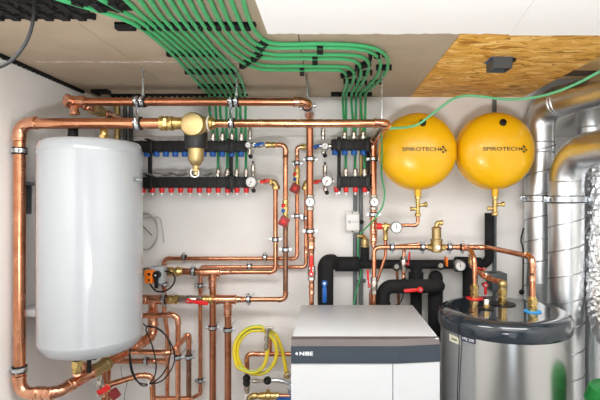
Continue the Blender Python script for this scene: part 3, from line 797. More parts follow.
# crumpled clear plastic over the supply bar
b = MB(); n = 36; vs = []; fs = []
for i in range(n + 1):
    for j in range(5):
        px = 141 + 73 * i / n
        vs.append(P(px, 176.6, 2.44) + V((0, -.032 + .016 * j, .004 + random.uniform(0, .016) + .006 * math.sin(i * .9))))
for i in range(n):
    for j in range(4): fs.append((i * 5 + j, (i + 1) * 5 + j, (i + 1) * 5 + j + 1, i * 5 + j + 1))
tag(b.add(vs, fs).build('plastic_sheet', 'clear_plastic', angle=20), 'crumpled clear plastic sheet lying on lower bar of left manifold', 'plastic sheet')

# =================================================================== GREEN PIPES
rg = .0071
t0 = [62, 102, 126, 140, 150, 160, 170, 179]
y23 = [132, 142, 150.5, 158.5, 167, 176, 185, 193]
y51 = [169, 176, 183, 190, 197, 203.5, 210, 216]
y69 = [186, 193, 200, 207, 214, 221, 228, 234.5]
y84 = [199, 205.5, 212, 218.5, 225, 231, 237, 242.5]
y95 = [209, 214.5, 220, 225.5, 231, 236, 240.5, 245]
up_t = (213, 222.5, 232, 241.5); lo_t = (218, 227.3, 236.7, 246)
ordn = ['first', 'second', 'third', 'fourth', 'fifth', 'sixth', 'seventh', 'eighth']
DW = 2.505; RG = 'green heating pipes under the ceiling'
def green(label, pts):
    return tag(MB().tube(pts, rg, 10).build('heating_pipe', 'green_pipe'), label, 'pipe', RG)
dropg = .0165
for i in range(8):
    pts = [CE(t0[i] - (y23[i] - t0[i]) * .9, -22, dropg), CE(t0[i], 0, dropg), CE(y23[i], 23, dropg), CE(y51[i], 51, dropg), CE(y69[i], 69, dropg), CE(y84[i], 84, dropg), CE(y95[i] - .4, 93.5, dropg)]
    j = i // 2
    lower = i % 2 == 1
    tx = lo_t[j] if lower else up_t[j]
    if lower:
        tail = [P(y95[i] + .5, 99, DW), P((y95[i] + tx) / 2, 118, DW), P(tx - .5, 138, DW), P(tx, 155, DW - .005), P(tx, 163, 2.455), P(tx, 170, 2.44)]
    else:
        tail = [P(y95[i] + .2, 99, DW - .006), P((y95[i] + tx) / 2 - 1, 114, DW - .015), P(tx, 126, 2.455), P(tx, 134, 2.44)]
    green(f'green heating pipe along ceiling to the long manifold, {ordn[i]} from left', smooth_curve(pts + tail, 7))
RB = [
 [(189, 0), (202, 23), (221, 45), (240, 61), (258, 68.5), (275, 70), (300, 70), (333, 70), (343, 71.5), (347, 78), (346, 86), (343.5, 93)],
 [(199, 0), (211, 23), (228, 44), (246, 58), (262, 65), (278, 66), (300, 66), (338, 66.5), (351, 69), (354, 77), (350, 87), (346.5, 93)],
 [(210, 0), (221, 23), (236, 43), (253, 55), (270, 58.3), (285, 58.6), (300, 58.6), (342, 59), (357, 62.5), (361, 71), (358, 82), (352, 93)],
 [(220, 0), (230, 23), (243, 40), (259, 51), (276, 54.6), (290, 54.6), (310, 54.6), (348, 55), (364, 58), (369, 66), (365, 78), (356.5, 93)],
 [(231, 0), (239, 20), (247, 35), (258, 44.5), (274, 48), (290, 48), (320, 47.5), (352, 48.5), (370, 52), (379, 59), (380, 68), (374, 80), (361, 93)],
 [(243, 0), (248.5, 18), (255, 31), (266, 41), (280, 44), (295, 44), (320, 43.6), (355, 45), (376, 49), (386, 56), (388, 65), (382, 78), (366, 93)]]
ends = [(344.5, 0), (345.8, 1), (353.7, 0), (355.2, 1), (363, 0), (364.6, 1)]
for i, pts in enumerate(RB):
    tx, lower = ends[i]
    p0, p1 = pts[0], pts[1]
    body = [CE(p0[0] - (p1[0] - p0[0]) * .85, -20, dropg)] + [CE(a, c, dropg) for a, c in pts]
    px = pts[-1][0]
    if lower: tail = [P(px - .5, 99, DW), P((px + tx) / 2, 118, DW), P(tx, 138, DW), P(tx, 155, DW - .005), P(tx, 163, 2.455), P(tx, 170, 2.44)]
    else: tail = [P(px - .6, 99, DW - .006), P((px + tx) / 2 - .5, 114, DW - .015), P(tx, 126, 2.455), P(tx, 134, 2.44)]
    green(f'green heating pipe bending right on the ceiling to the short manifold, {ordn[5 - i]} from the outside', smooth_curve(body + tail, 7))

# clip rails
def rail(label, py, x0, x1, pipes, w=.020):
    a = CE(x0, py, 0); c = CE(x1, py, 0)
    b = MB().box(((a.x + c.x) / 2, a.y, CEIL - .004), (c.x - a.x, w, .008))
    xs = [a.x] + [CE(p, py, dropg).x for p in pipes] + [c.x]
    xs.sort()
    for u, w2 in zip(xs, xs[1:]):
        g0 = u + (rg + .001 if u != a.x else 0); g1 = w2 - (rg + .001 if w2 != c.x else 0)
        if g1 - g0 > .07:
            kk = int((g1 - g0) / .03)
            for z_ in range(kk): b.box((g0 + (z_ + .5) * (g1 - g0) / kk, a.y, CEIL - .010), (.016, w * .8, .012), .001)
        elif g1 - g0 > .004: b.box(((g0 + g1) / 2, a.y, CEIL - .012), (g1 - g0, w, .020), .0015)
    return tag(b.build('clip_rail', 'clip_black'), label, 'clip rail', 'black clip rails on the ceiling')
x23r = [201, 210, 220, 230, 240.5, 250.5]
rail('longest black clip rail across all green ceiling pipes', 23.3, 116, 256, y23 + x23r, .026)
rail('black clip rail under green pipes, second from the front', 51, 167, 218.5, y51, .022)
rail('black clip rail under green pipes, third from the front', 69.3, 185, 238, y69, .018)
rail('black clip rail under green pipes, fourth from the front', 84.2, 198, 245, y84, .016)
rail('black clip rail along the back wall left, rearmost one', 94.2, 110, 248, y95, .022)
rail('short black clip rail over pipes near the short manifold', 92.3, 331, 372, (343.6, 346.8, 352.3, 356.8, 361.5, 366.6), .014)
# black clips on the pipe pairs
def clip(label, pa, pb, ext=3.0, w=.026, yaw=0.):
    w *= .8
    a = CE(*pa, 0); c = CE(*pb, 0); mid = (a + c) / 2; d = (c - a).normalized(); n = V((-d.y, d.x, 0)); z = V((0, 0, 1))
    A = CE(*pa, dropg); C = CE(*pb, dropg); A = V((a.x, a.y, A.z)); C = V((c.x, c.y, C.z))
    hh = .023
    L = (c - a).length + 2 * (rg + .009)
    b = MB().box((mid.x, mid.y, CEIL - .003), (L, w, .006), 0, (d, n, z))
    for q, sg in ((A, -1), (C, 1)):
        b.box(V((q.x, q.y, CEIL - hh / 2)) + d * sg * (rg + .005), (.008, w, hh), .001, (d, n, z))
    if (C - A).length > 2 * rg + .004:
        b.box((mid.x, mid.y, CEIL - hh / 2), ((C - A).length - 2 * rg - .002, w, hh), .001, (d, n, z))
    return tag(b.build('pipe_clip', 'clip_black'), label, 'pipe clip', 'black clips on green pipe pairs')
clip('black clip at bend of the foremost green pair', (264, 40.5), (260, 45.5), 1.0, .028)
clip('black clip at bend of the middle green pair', (259, 51), (254.5, 55.6), 1.0, .028)
clip('black clip at bend of the rearmost green pair', (248, 59.2), (243, 62.8), 1.0, .028)
clip('black clip halfway along the foremost green pair', (320, 43.6), (320, 47.5), 1.2, .030)
clip('black clip halfway along the middle green pair', (315, 54.6), (315, 58.6), 1.2, .028)
clip('black clip halfway along the rearmost green pair', (302, 66), (302, 70), 1.2, .024)
clip('black clip at right end of the foremost green pair', (381, 52), (373, 53.5), 1.6, .026)
clip('black clip at right end of the middle green pair', (367, 61), (359, 64.5), 1.6, .026)
clip('black clip at right end of the rearmost green pair', (352, 70.5), (344, 73), 1.5, .024)
clip('small black clip on foremost pair turning to the wall', (387.8, 65), (379.8, 65), 2.2, .022)
clip('small black clip on middle pair turning to the wall', (368.5, 70.5), (361, 71), 2.2, .02)
clip('small black clip on rearmost pair turning to the wall', (353, 79), (346.8, 79), 2.2, .018)
clip('second small black clip on the foremost pair near wall', (377.5, 80), (373.5, 80.5), 2.2, .018)
clip('second small black clip on middle pair near wall', (363.5, 81), (358.2, 81.5), 2.0, .018)
# lattice rails at the top left
for yy0, yy1, lab in ((6.5, 14.2, 'black lattice clip rail on ceiling, rear one of top left'), (-4, 5.5, 'black lattice clip rail on ceiling, front one at top left')):
    ya = CE(0, yy1, 0).y; yb = CE(0, yy0, 0).y
    b = MB()
    x0 = LEFT + .02; x1 = CE(96 if yy1 > 10 else 133, yy1, 0).x
    w = ya - yb
    for s in (yb + .006, ya - .006): b.box(((x0 + x1) / 2, s, CEIL - .008), (x1 - x0, .012, .016))
    n = int((x1 - x0) / .05)
    for k in range(n):
        xa = x0 + (x1 - x0) * k / n; xb = x0 + (x1 - x0) * (k + 1) / n
        b.box(((xa + xb) / 2, (ya + yb) / 2, CEIL - .010), (math.hypot(xb - xa, w) * .96, .010, .018), 0, (V((xb - xa, w * (-1) ** k, 0)).normalized(), V((-w * (-1) ** k, xb - xa, 0)).normalized(), V((0, 0, 1))))
        b.box((xa + .012, (ya + yb) / 2, CEIL - .012), (.024, w * .96, .022))
    tag(b.build('clip_rail', 'clip_black'), lab, 'clip rail', 'black clip rails on the ceiling')
# toothed strip along the left wall / ceiling edge
b = MB().box((LEFT + .009, 1.8, CEIL - .004), (.016, 1.2, .008))
for k in range(40): b.box((LEFT + .010, 1.22 + k * .03, CEIL - .009), (.018, .018, .012))
tag(b.build('clip_rail', 'clip_black'), 'toothed black rail along the left wall at ceiling height', 'clip rail', 'black clip rails on the ceiling')
# small clip at (100,90)
q = CE(101, 90, 0); tag(MB().box(q - V((0, 0, .010)), (.09, .045, .02), .003).box(q - V((.02, 0, .014)), (.02, .05, .026), .003).build('pipe_clip', 'clip_black'), 'loose black clip on ceiling above the copper tee', 'pipe clip', 'black clips on green pipe pairs')
# thick black cable top left
tag(MB().tube(smooth_curve([V((P(36, 0, 1.25).x, 1.25, CEIL - .002)), P(35.5, -10, 1.24), P(33.5, 18, 1.22), P(28, 38, 1.2), P(17, 55, 1.16), P(4, 65, 1.1), P(-16, 69, 1.03), P(-40, 66, .96)]), .0045, 10).build('cable', 'rubber'), 'thick black cable hanging from ceiling at top left', 'cable')

# =================================================================== YELLOW EXPANSION VESSELS
VR = .1955; vd = 2.33
def dome(r): return .098 * math.sqrt(max(0, 1 - (r / VR) ** 2.6)) + .028
def vessel(cx, cz, label):
    t = thing('expansion_vessel', label, 'expansion vessel', (cx, vd, cz - VR), 'yellow expansion vessels')
    o = V((cx, vd, cz)); f = (0, -1, 0)
    prof = [(0, dome(0))] + [(VR * math.sin(PI / 2 * k / 14), dome(VR * math.sin(PI / 2 * k / 14))) for k in range(1, 15)]
    MB().lathe(prof[::-1] and [(VR, .006)] + prof[::-1], o, f, 64).build('front_shell', 'yellow', t)
    back = [(0, -.115)] + [(VR * .99 * math.sin(PI / 2 * k / 10), -.022 - .093 * math.cos(PI / 2 * k / 10) ** .8) for k in range(1, 11)] + [(VR * .99, .002)]
    MB().lathe(back, o, f, 64).build('back_shell', 'yellow', t)
    MB().ringband(o + V((0, -.002, 0)), f, VR * .96, VR + .004, .010, 64).build('seam_flange', 'yellow', t)
    # valve plug top
    px_, pz_ = .006, .130
    hy = vd - dome(math.hypot(px_, pz_))
    nrm = V((0, -1, .55)).normalized()
    q = V((cx + px_, hy, cz + pz_))
    pl = MB().cyl(q - nrm * .01, q + nrm * .012, .0185, .0165, bev=.002).build('valve_plug', 'black_plastic', t)
    # nipple below
    a = V((cx, vd - .02, cz - VR + .02)); 
    MB().cyl(a, V((cx, vd - .02, cz - VR - .035)), .016).build('neck', 'yellow', t)
    # lettering projected on the dome
    def proj(vs, fs, x0, z0, nm):
        b = MB(); out = []
        for u, w in vs:
            xx = x0 + u; zz = z0 + w
            out.append(V((cx + xx, vd - dome(math.hypot(xx, zz)) - .0024, cz + zz)))
        b.add(out, fs).build(nm, 'letter_black', t, smooth=False)
    W_ = .180
    vs, fs = text_mesh('SPIROTECH', W_, .0185); proj(vs, fs, -.097, -.010, 'lettering')
    # diamond emblem: four dark blocks round a light cross
    def quad(u, w, s): return [(u - s, w), (u, w - s), (u + s, w), (u, w + s)]
    vv = []; ff = []
    for u, w, s in ((-.0125, 0, .008), (0, .0125, .0075), (0, -.0125, .0075), (.0135, -.004, .0075), (.0085, .0065, .0038), (-.001, 0.001, .0035)):
        n = len(vv); vv += quad(u, w, s); ff.append((n, n + 1, n + 2, n + 3))
    proj(vv, ff, .105, -.001, 'emblem')
    return t
c1x = P(418.8, 0, vd).x; c2x = P(495.6, 0, vd).x; cvz = P(0, 151.8, vd).z
vessel(c1x - .009, cvz, 'left yellow round expansion vessel on the back wall')
vessel(c2x - .010, cvz + .002, 'right yellow round expansion vessel next to the silver ducts')
# brass fittings under the vessels
def vessel_fitting(label, cx, zt, d, h):
    t = thing('brass_service_valve', label, 'valve', (cx, d, zt - h), 'brass valves under the vessels')
    MB().lathe([(.012, 0), (.016, .004), (.016, .016), (.011, .02), (.011, h - .02), (.015, h - .016), (.015, h)], (cx, d, zt - h), (0, 0, 1), 16).build('body', 'brass', t)
    MB().cyl((cx + .005, d, zt - h * .45), (cx + .045, d, zt - h * .40), .0085).hexnut((cx + .034, d, zt - h * .415), (cx + .048, d, zt - h * .395), .013).build('side_port', 'brass', t)
    MB().cyl((cx, d, zt - h * .62), (cx - .038, d, zt - h * .62), .008).hexnut((cx - .026, d, zt - h * .62), (cx - .04, d, zt - h * .62), .011).build('side_port', 'brass', t)
    return t
vz = cvz - VR - .035
vessel_fitting('brass service valve under the left yellow vessel', c1x - .009, vz, vd - .02, .105)
vessel_fitting('brass service valve under the right yellow vessel', c2x - .010, vz, vd - .02, .10)
# pipe from gauge to the left vessel
xv = c1x - .009
dg = vd - .02
run('thin copper pipe from pressure gauge up to the left yellow vessel', [P(400, 225.3, dg), V((xv, dg, P(0, 225.3, dg).z)), V((xv, dg, vz - .105))], .0088, fr=.018)
# safety valve
q = P(385, 226, 2.36)
t = thing('safety_valve', 'brass safety valve with red cap on the riser', 'valve', q)
MB().cyl(P(376.5, 226.3, 2.36), P(382, 226.3, 2.36), .0165, bev=.003).build('cap', 'red', t)['label'] = 'red cap'
MB().cyl(P(381.5, 226.3, 2.36), P(391, 226, 2.36), .0125).hexnut(P(384, 226, 2.36), P(387, 226, 2.36), .018).build('body', 'brass', t)
MB().lathe([(.0125, 0), (.0165, -.006), (.0165, -.022), (.012, -.03), (.012, -.058), (.0145, -.06), (.0145, -.072), (.01, -.076)], P(385.5, 226, 2.36), (0, 0, 1)).build('outlet', 'brass', t)
gauge('white pressure gauge between the safety valve and left yellow vessel', P(396.5, 227.5, 2.30), .0305, needle=.1)
run('thin copper drain pipe bending down from safety valve', [P(385.5, 240, 2.36), P(385.5, 256, 2.36), P(377, 281, 2.36), P(370.5, 292, 2.36), P(370.5, 325, 2.36)], .0085, fr=.05, elbows=False, m='copper_dark')
# gauges on the two risers
gauge('white dial thermometer on the centre copper riser', P(310, 202, dBv - .05), .0255, needle=.5)
gauge('white dial thermometer on riser left of the yellow vessels', P(374.5, 202, 2.36), .0255, needle=.7)
for px, d, yy0, lab in ((310, dBv, 196, 'centre riser'), (373.5, 2.42, 196, 'riser left of yellow vessels')):
    for k, (yy_, w) in enumerate(((196.5, 'above'), (208.5, 'below'))):
        q = P(px, yy_, d)
        tag(MB().cyl(q - V((0, 0, .01)), q + V((0, 0, .01)), .0225, seg=20, bev=.003).build('nickel_collar', 'nickel'), f'nickel collar {w} the thermometer on the {lab}', 'pipe fitting', 'nickel collars')
# centre riser bottom: red valve
ball_valve('ball valve with long red lever at the foot of centre riser', P(311.5, 273, dBv), (0, 0, 1), .0125, (0, 0, 1), L=.075, lever_len=.095)
run('copper pipe below the red ball valve going behind the heat pump', [P(311.5, 280, dBv + .002), P(311.5, 330, dBv + .002)], .0125, sleeves=((P(311.5, 290, dBv + .002), Zx), (P(311.5, 284, dBv + .002), Zx)))
run('short copper reducer on the centre riser above the red lever', [P(311, 240, dBv), P(311.5, 266, dBv)], .0145, m='copper_fitting', sleeves=((P(311.2, 254, dBv), Zx),))

# middle horizontal circuit
dM = 2.36
run('copper pipe with nickel clamps running right below the yellow vessels', [P(374, 320, dM - .02), P(374, 247.3, dM - .02), P(428, 247.3, dM - .02)], .0122, fr=.030, elbows=False)
dMx = dM - .02
run('thick short copper piece joining riser and pipe below vessels', [P(373.5, 244, 2.42), P(373.5, 247.5, 2.42), P(383, 247.5, 2.385), P(420, 244.2, 2.385)], .0095, m='copper_fitting', fr=.012)
for px, lab in ((392, 'nickel clamp on the pipe right of the safety valve'), (422.5, 'nickel clamp just left of the brass air separator'), (449.5, 'nickel clamp just right of brass air separator'), (462.5, 'nickel clamp at the branch right of air separator')):
    q = P(px, 247.3, dMx); clamp(lab, q, Xx, .0125, (0, -.3, 1), wallpt(q))
q = P(436.5, 247.3, dMx)
t = thing('air_separator', 'tall brass air separator with vent spout right of centre', 'separator', q)
MB().lathe([(.024, -.025), (.030, -.02), (.030, .034), (.032, .036), (.032, .042), (.024, .045), (.024, .092), (.027, .094), (.027, .1), (.021, .106), (.012, .11)], q, (0, 0, 1), 24).build('body', 'brass_matt', t)
MB().tube(fillet([q + V((0, 0, .10)), q + V((0, 0, .128)), q + V((.028, -.01, .128))], .016)[0], .0125, 12).hexnut(q + V((.018, -.0065, .128)), q + V((.032, -.0115, .128)), .0135).build('vent_spout', 'brass', t)
MB().cyl(q + V((0, -.028, .002)), q + V((0, -.0325, .002)), .012).build('emblem_disc', 'dial', t)
for s in (1, -1): MB().hexnut(q + x * s * .026, q + x * s * .046, .0175).build('union_nut', 'brass', t)
xr = P(532.5, 0, 1.946).x
zz = q.z
run('copper pipe swinging forward over the steel tank to its blue port', [q + x * .046, V((P(487, 0, dMx).x, dMx, zz)), V((xr - .004, 1.955, zz)), V((xr, 1.946, zz)), V((xr, 1.946, CZ - .43))][0:2] + [V((xr, 1.946, zz)), V((xr, 1.946, CZ - .43))], .0125, fr=[.05, .03], bent=(0,),
    sleeves=((V((P(478, 0, dMx).x, dMx, zz)), Xx), (V((xr, 1.946, zz - .085)), Zx)), tees=((V((P(463, 0, dMx).x, dMx, zz)), (1, 0, 0), (0, -1, 0), .012),))
xl_ = P(474.5, 0, 2.2).x
run('copper pipe arching down to the red port of the steel tank', [V((P(463, 0, dMx).x, dMx - .01, zz)), V((xl_, 2.2, zz)), V((xl_, 2.2, CZ - .42))], .0122, fr=.075, elbows=False)

# =================================================================== BLACK INSULATED PIPES
def insul(label, pts, r, fr, name='insulated_pipe', sleeves_=()):
    path, _ = fillet(pts, fr, 10)
    t = thing(name, label, 'pipe', min([V(p) for p in pts], key=lambda p: p.z), 'black insulated pipes')
    MB().tube(path, r, 20).build('insulation', 'insulation', t)
    for a, c, rr in sleeves_:
        MB().cyl(a, c, rr, seg=24, bev=.004).build('sleeve', 'insulation', t)
    return t
dK = 2.485
kz = 264.5
insul('black insulated pipe along the wall below the vessels, rising at right', [P(325, 264, dK), P(489.5, 264.5, dK), P(489.5, 213, dK - .0)], .0255, .05, sleeves_=((P(335, 264, dK), P(359, 264, dK), .041), (P(455, 264, dK), P(481, 265, dK), .042)))
insul('thick black insulated bend left of centre with the blue lever', [P(333, 262, dK - .03), P(325.5, 262, 2.41), P(325.5, 330, 2.40)], .0425, .03)
insul('short black stub carrying the brass air vent', [P(365, 262, dK), P(365, 245, dK)], .0235, .01)
q = P(365, 246, dK)
t = thing('air_vent', 'brass automatic air vent on short black stub', 'air vent', q, 'brass air vents')
MB().lathe([(.021, -.008), (.024, -.004), (.024, .004), (.0215, .006), (.0215, .036), (.019, .040), (.012, .043)], q, (0, 0, 1), 22).build('body', 'brass_matt', t)
MB().tube(fillet([q + V((-.001, 0, .03)), q + V((-.001, 0, .052)), q + V((-.042, -.01, .056))], .016)[0], .0105, 12).build('spout', 'brass', t)
# K2 front loop
dL = 2.395
insul('thick black insulated pipe with red lever behind the heat pump', [P(383, 330, dL), P(383, 286.5, dL), P(438, 286, dL - .02), P(438, 286, dL + .045)], .0365, [.05, .03], sleeves_=((P(383, 306.5, dL), P(383, 302, dL), .041), (P(402, 286.5, dL - .007), P(402.7, 286.5, dL - .007), .0385)))
insul('black insulated pipe descending beside the steel tank from the bend', [P(435.5, 277.5, 2.54), P(435.5, 277.5, dL + .045), P(435.5, 340, dL + .045)], .040, .042)
insul('black insulated pipe straight down between heat pump and tank', [P(416, 262, dK), P(416, 330, dK)], .032, .03, sleeves_=((P(416, 272, dK), P(416, 282, dK), .041),))
insul('black insulated pipe beside the grey box behind tank', [P(470, 268, dK), P(470, 330, dK)], .04, .03)
for px, py, lab in ((396.5, 266.5, 'short black capped stub pointing forward, left of centre'), (440.5, 265.5, 'short black capped stub pointing forward beside orange tag')):
    a = P(px, py, dK - .02); c = P(px, py, dK - .085)
    t = insul(lab, [a, c], .0235, .01, 'insulated_stub')
    MB().cyl(c, c + V((0, -.006, 0)), .013).build('stub_end', 'nickel', t)
q = P(446, 261.5, dK - .05)
tag(MB().box(q, (.010, .05, .05), .003).build('valve_tag', 'orange'), 'orange plastic lever beside the forward black stub', 'lever')
gauge('white dial gauge on black insulated pipe near steel tank', P(460.5, 266, dK - .085), .029, needle=.2, back=.045)
# red lever valve on K2
def lever(label, c, lv, L, col, w=.014, nut='brass'):
    c = V(c); lv = V(lv).normalized(); f = V((0, -1, 0)); n = lv.cross(f)
    t = thing('valve_lever', label, 'lever', c, 'loose valve levers on insulated pipes')
    MB().cyl(c + V((0, .03, 0)), c, .009).build('stem', nut, t)
    b = MB().cyl(c, c + f * .010, .015, bev=.002).box(c + lv * L * .5 + f * .006, (L, w, .006), .002, (lv, n, f)).box(c + lv * L * .62 + f * .007, (L * .7, w * 1.25, .009), .003, (lv, n, f))
    b.build('grip', col, t)
    MB().hexnut(c + f * .010, c + f * .015, .007).build('lever_nut', 'zinc', t)
    return t
lever('red valve lever lying along the thick black pipe', P(420, 289.5, dL - .062), (-1, 0, -.06), .085, 'red')
t = lever('blue valve lever hanging on the black insulated bend', P(324.5, 283, 2.345), (0, 0, -1), .102, 'blue', .018)
# nickel valve with red lever at (371,283)
ball_valve('nickel ball valve with red lever raised, right of heat pump logo', P(374, 285.5, dMx), (0, 0, 1), .0115, (-.05, 0, 1), L=.09, face=(-1, -.25, 0), lever_len=.085)
ball_valve('ball valve with red lever hanging below the middle copper pipe', P(403.5, 263.5, 2.40), (0, 0, 1), .0105, (.1, 0, 1), L=.075, face=(.9, -.6, 0), lever_len=.065)
run('short copper drop above the ball valve below middle pipe', [P(404, 250, 2.40), P(403.6, 258, 2.40)], .0085, sleeves=((P(404, 252, 2.40), Zx),))
run('short copper drop beneath that ball valve into black pipe', [P(403.5, 269, 2.40), P(403.5, 281, 2.40)], .0085, sleeves=((P(403.5, 275, 2.40), Zx),))
run('brown copper pipe dropping behind the black bend', [P(397, 271, 2.45), P(398.5, 300, 2.46), P(398.5, 330, 2.46)], .008, m='copper_dark', fr=.03, elbows=False)
tag(MB().tube(smooth_curve([P(407, 281, 2.30), P(404, 278, 2.335), P(404, 291, 2.335), P(400, 303, 2.38), P(394, 306.5, 2.42), P(390, 320, 2.45)]), .0028, 8).build('cable', 'black_plastic'), 'thin black cable drooping under the thick black pipe', 'cable')

# grey conduits in the middle and the junction boxes
for px, y0, y1, lab in ((355.3, 190, 212, 'grey conduit above the white junction box'), (360.8, 177, 330, 'dark grey conduit right of white junction box'), (355, 232, 330, 'dark grey conduit below the white junction box'), (494.5, 97.5, 300, 'dark grey conduit behind the right yellow vessel')):
    tag(MB().cyl(P(px, y1, WALL - .0125), P(px, y0, WALL - .0125), .0115, seg=14).build('conduit', 'conduit'), lab, 'conduit', 'conduits on the back wall')
for px, py, lab in ((357, 265, 'upper zinc conduit clip under junction box'), (356, 282, 'lower zinc conduit clip under junction box'), (361.5, 281, 'zinc conduit clip on the right conduit')):
    q = P(px, py, WALL - .016); tag(MB().ringband(q, Zx, .0118, .0145, .02, 16).box(q + V((.018, .010, 0)), (.014, .006, .02), .001).build('conduit_clip', 'conduit'), lab, 'clip', 'conduit clips')
q = P(352.5, 222, WALL - .032)
t = thing('junction_box', 'white plastic junction box on grey conduits below short manifold', 'junction box', q)
MB().box(q, (.074, .05, .092), .004).build('cover', 'white_plastic', t)
MB().box(q + V((0, .02, 0)), (.074, .022, .120), .002).build('back_plate', 'white_plastic', t)
for s in (1, -1): MB().cyl(q + V((0, .010, s * .054)), q + V((0, .0075, s * .054)), .0045, seg=10).build('screw', 'dark_grey', t)
MB().box(q + V((-.018, -.0254, .002)), (.016, .0008, .016)).build('printed_mark', 'grey_plastic', t)
for k in range(2): MB().box(q + V((.012, -.0254, .006 - k * .008)), (.036, .0008, .003)).build('printed_mark', 'grey_plastic', t)
MB().cyl(q + V((.036, 0, 0)), q + V((.05, 0, 0)), .009).sphere(q + V((.052, 0, 0)), .012).build('cable_gland', 'black_plastic', t)
q = P(496, 281, 2.50)
t = thing('junction_box', 'grey plastic junction box on wall behind steel tank', 'junction box', q)
MB().box(q, (.085, .09, .10), .006).build('housing', 'dark_grey', t)
MB().box(q + V((0, -.048, 0)), (.085, .008, .10), .003).build('cover', 'dark_grey', t)
# blue junction box on the chipboard
a = CE(488, 65, 0)
yb0, yb1 = 1.80, 1.93
q = V((P(499.5, 0, 1.86).x, 1.865, CEIL - .024))
t = thing('ceiling_box', 'dark blue grey electrical box screwed to the chipboard ceiling', 'junction box', q)
b = MB()
w_, l_, h_ = .080, .075, .044
for sx in (-1, 1): b.box(q + V((sx * (w_ / 2 - .002), 0, 0)), (.004, l_, h_))
for sy in (-1, 1): b.box(q + V((0, sy * (l_ / 2 - .002), 0)), (w_ - .009, .004, h_))
b.box(q + V((0, 0, .012)), (w_ - .009, l_ - .009, .004)).build('housing', 'dark_grey', t)
MB().box((q.x, q.y + .008, CEIL - .0025), (.088, .088, .004)).build('flange', 'blue', t)
MB().box((q.x + .050, q.y - .01, CEIL - .008), (.024, .03, .014), .003).build('cable_entry', 'black_plastic', t)

# green cable right
gc = [P(385, 128.5, 1.92), P(395, 128.2, 2.0), P(409, 127, 2.13), P(418, 124.3, 2.155), P(427, 118, 2.16), P(440, 108, 2.17), P(452, 99.5, 2.18), P(465, 95.8, 2.2), P(482, 96.5, 2.2), P(503, 99.2, 2.16), P(520, 99, 2.1), P(540, 96.3, 2.04), P(560, 90.5, 1.97), P(580, 82, 1.9), P(602, 70.5, 1.82), P(640, 54, 1.74), P(720, 52, 1.66), V((RIGHT, 1.64, CZ + .55))]
tag(MB().tube(smooth_curve(gc, 7), .0062, 10).build('cable', 'green_cable'), 'light green cable sagging from the upper right to the left vessel', 'cable')
gd = [P(381, 130, 2.02), P(382, 150, 2.2), P(381.5, 175, 2.36), P(384.5, 192, 2.39), P(383, 205, 2.39), P(378, 214, 2.375), P(372, 222, 2.39), P(366, 228, 2.43), P(360, 235, 2.49), P(358, 250, 2.50), P(361, 272, 2.51), P(356, 292, 2.50), P(352, 315, 2.50)]
tag(MB().tube(smooth_curve(gd, 7), .0042, 8).build('cable', 'green_pipe'), 'thin green wire dropping past the riser to the conduits', 'cable')

# =================================================================== HEAT PUMP
dF, dBk = 1.714, 2.295
zt = CZ - .535
xl, xr_ = P(291, 0, dF).x, P(440, 0, dF + .02).x
xb0, xb1 = P(300, 0, dBk).x, P(411, 0, dBk).x
xm = P(399, 0, dF).x; xs = P(393, 0, dF).x
t = thing('heat_pump', 'white floor standing heat pump cabinet with dark grey top band', 'heat pump', ((xl + xr_) / 2, 2.0, 0))
yb = dF + .012
zband = zt - (.6195 - .535) + .000
MB().box(((xl + xr_) / 2, (dF + .03 + dBk) / 2, (.03 + zt) / 2), (xr_ - xl - .004, dBk - dF - .03, zt - .03), .003).build('cabinet', 'enamel_pump', t)
def footprint(o): return [(xl, dF + o), (xm, dF + o), (xr_, dF + .022 + o), (xr_, dF + .05), (xl, dF + .05)]
fp = footprint(0); ft = footprint(.012)
b = MB(); n = 5
zb0 = zt - .088; zb1 = zt - .022; zb2 = zt + .0005
vs = [V((p[0], p[1], zb0)) for p in fp] + [V((p[0], p[1], zb1)) for p in fp]
b.add(vs, [tuple(range(n, 2 * n))] + [tuple(reversed(range(n)))] + [(k, (k + 1) % n, n + (k + 1) % n, n + k) for k in range(n)])
bo = b.build('front_band', 'pump_band', t, smooth=False)
b = MB()
vs = [V((p[0], p[1], zb1 + .0003)) for p in fp] + [V((p[0], p[1], zb2)) for p in ft]
b.add(vs, [tuple(range(n, 2 * n))] + [tuple(reversed(range(n)))] + [(k, (k + 1) % n, n + (k + 1) % n, n + k) for k in range(n)])
b.build('top_strip', 'pump_strip', t, smooth=False)
MB().prism([(xl, dF + .004), (xs - .0015, dF + .004), (xs - .0015, dF + .03), (xl, dF + .03)], .06, zb0 - .0015).build('front_door', 'enamel_pump', t, smooth=False)
MB().prism([(xs + .0015, dF + .003), (xm, dF + .003), (xr_, dF + .025), (xr_, dF + .05), (xs + .0015, dF + .05)], .06, zb0 - .0015).build('side_panel', 'enamel_pump', t, smooth=False)
vs, fs = text_mesh('NIBE', P(313, 0, dF).x - P(299.6, 0, dF).x, .0145)
o = P(299.6, 352, dF)
MB().add([V((o.x + u, dF - .0008, zt - .0570 + w)) for u, w in vs], fs).build('lettering', 'letter_white', bo, smooth=False)
e = V((P(296.6, 0, dF).x, dF - .0008, zt - .0498))
MB().add([e + V((-.006, 0, 0)), e + V((.003, 0, -.0065)), e + V((.0045, 0, 0)), e + V((.003, 0, .0065)), e + V((-.001, -.0002, 0)), e + V((.0022, -.0002, -.003)), e + V((.003, -.0002, 0)), e + V((.0022, -.0002, .003))], [(0, 1, 5, 4), (1, 2, 6, 5), (2, 3, 7, 6), (3, 0, 4, 7)]).build('emblem', 'letter_white', bo, smooth=False)
MB().box((xr_ - .02, dF + .0195, zb1 - .004), (.03, .002, .0015), 0, (V((.985, .16, 0)), V((-.16, .985, 0)), V((0, 0, 1)))).build('slot', 'letter_black', bo)
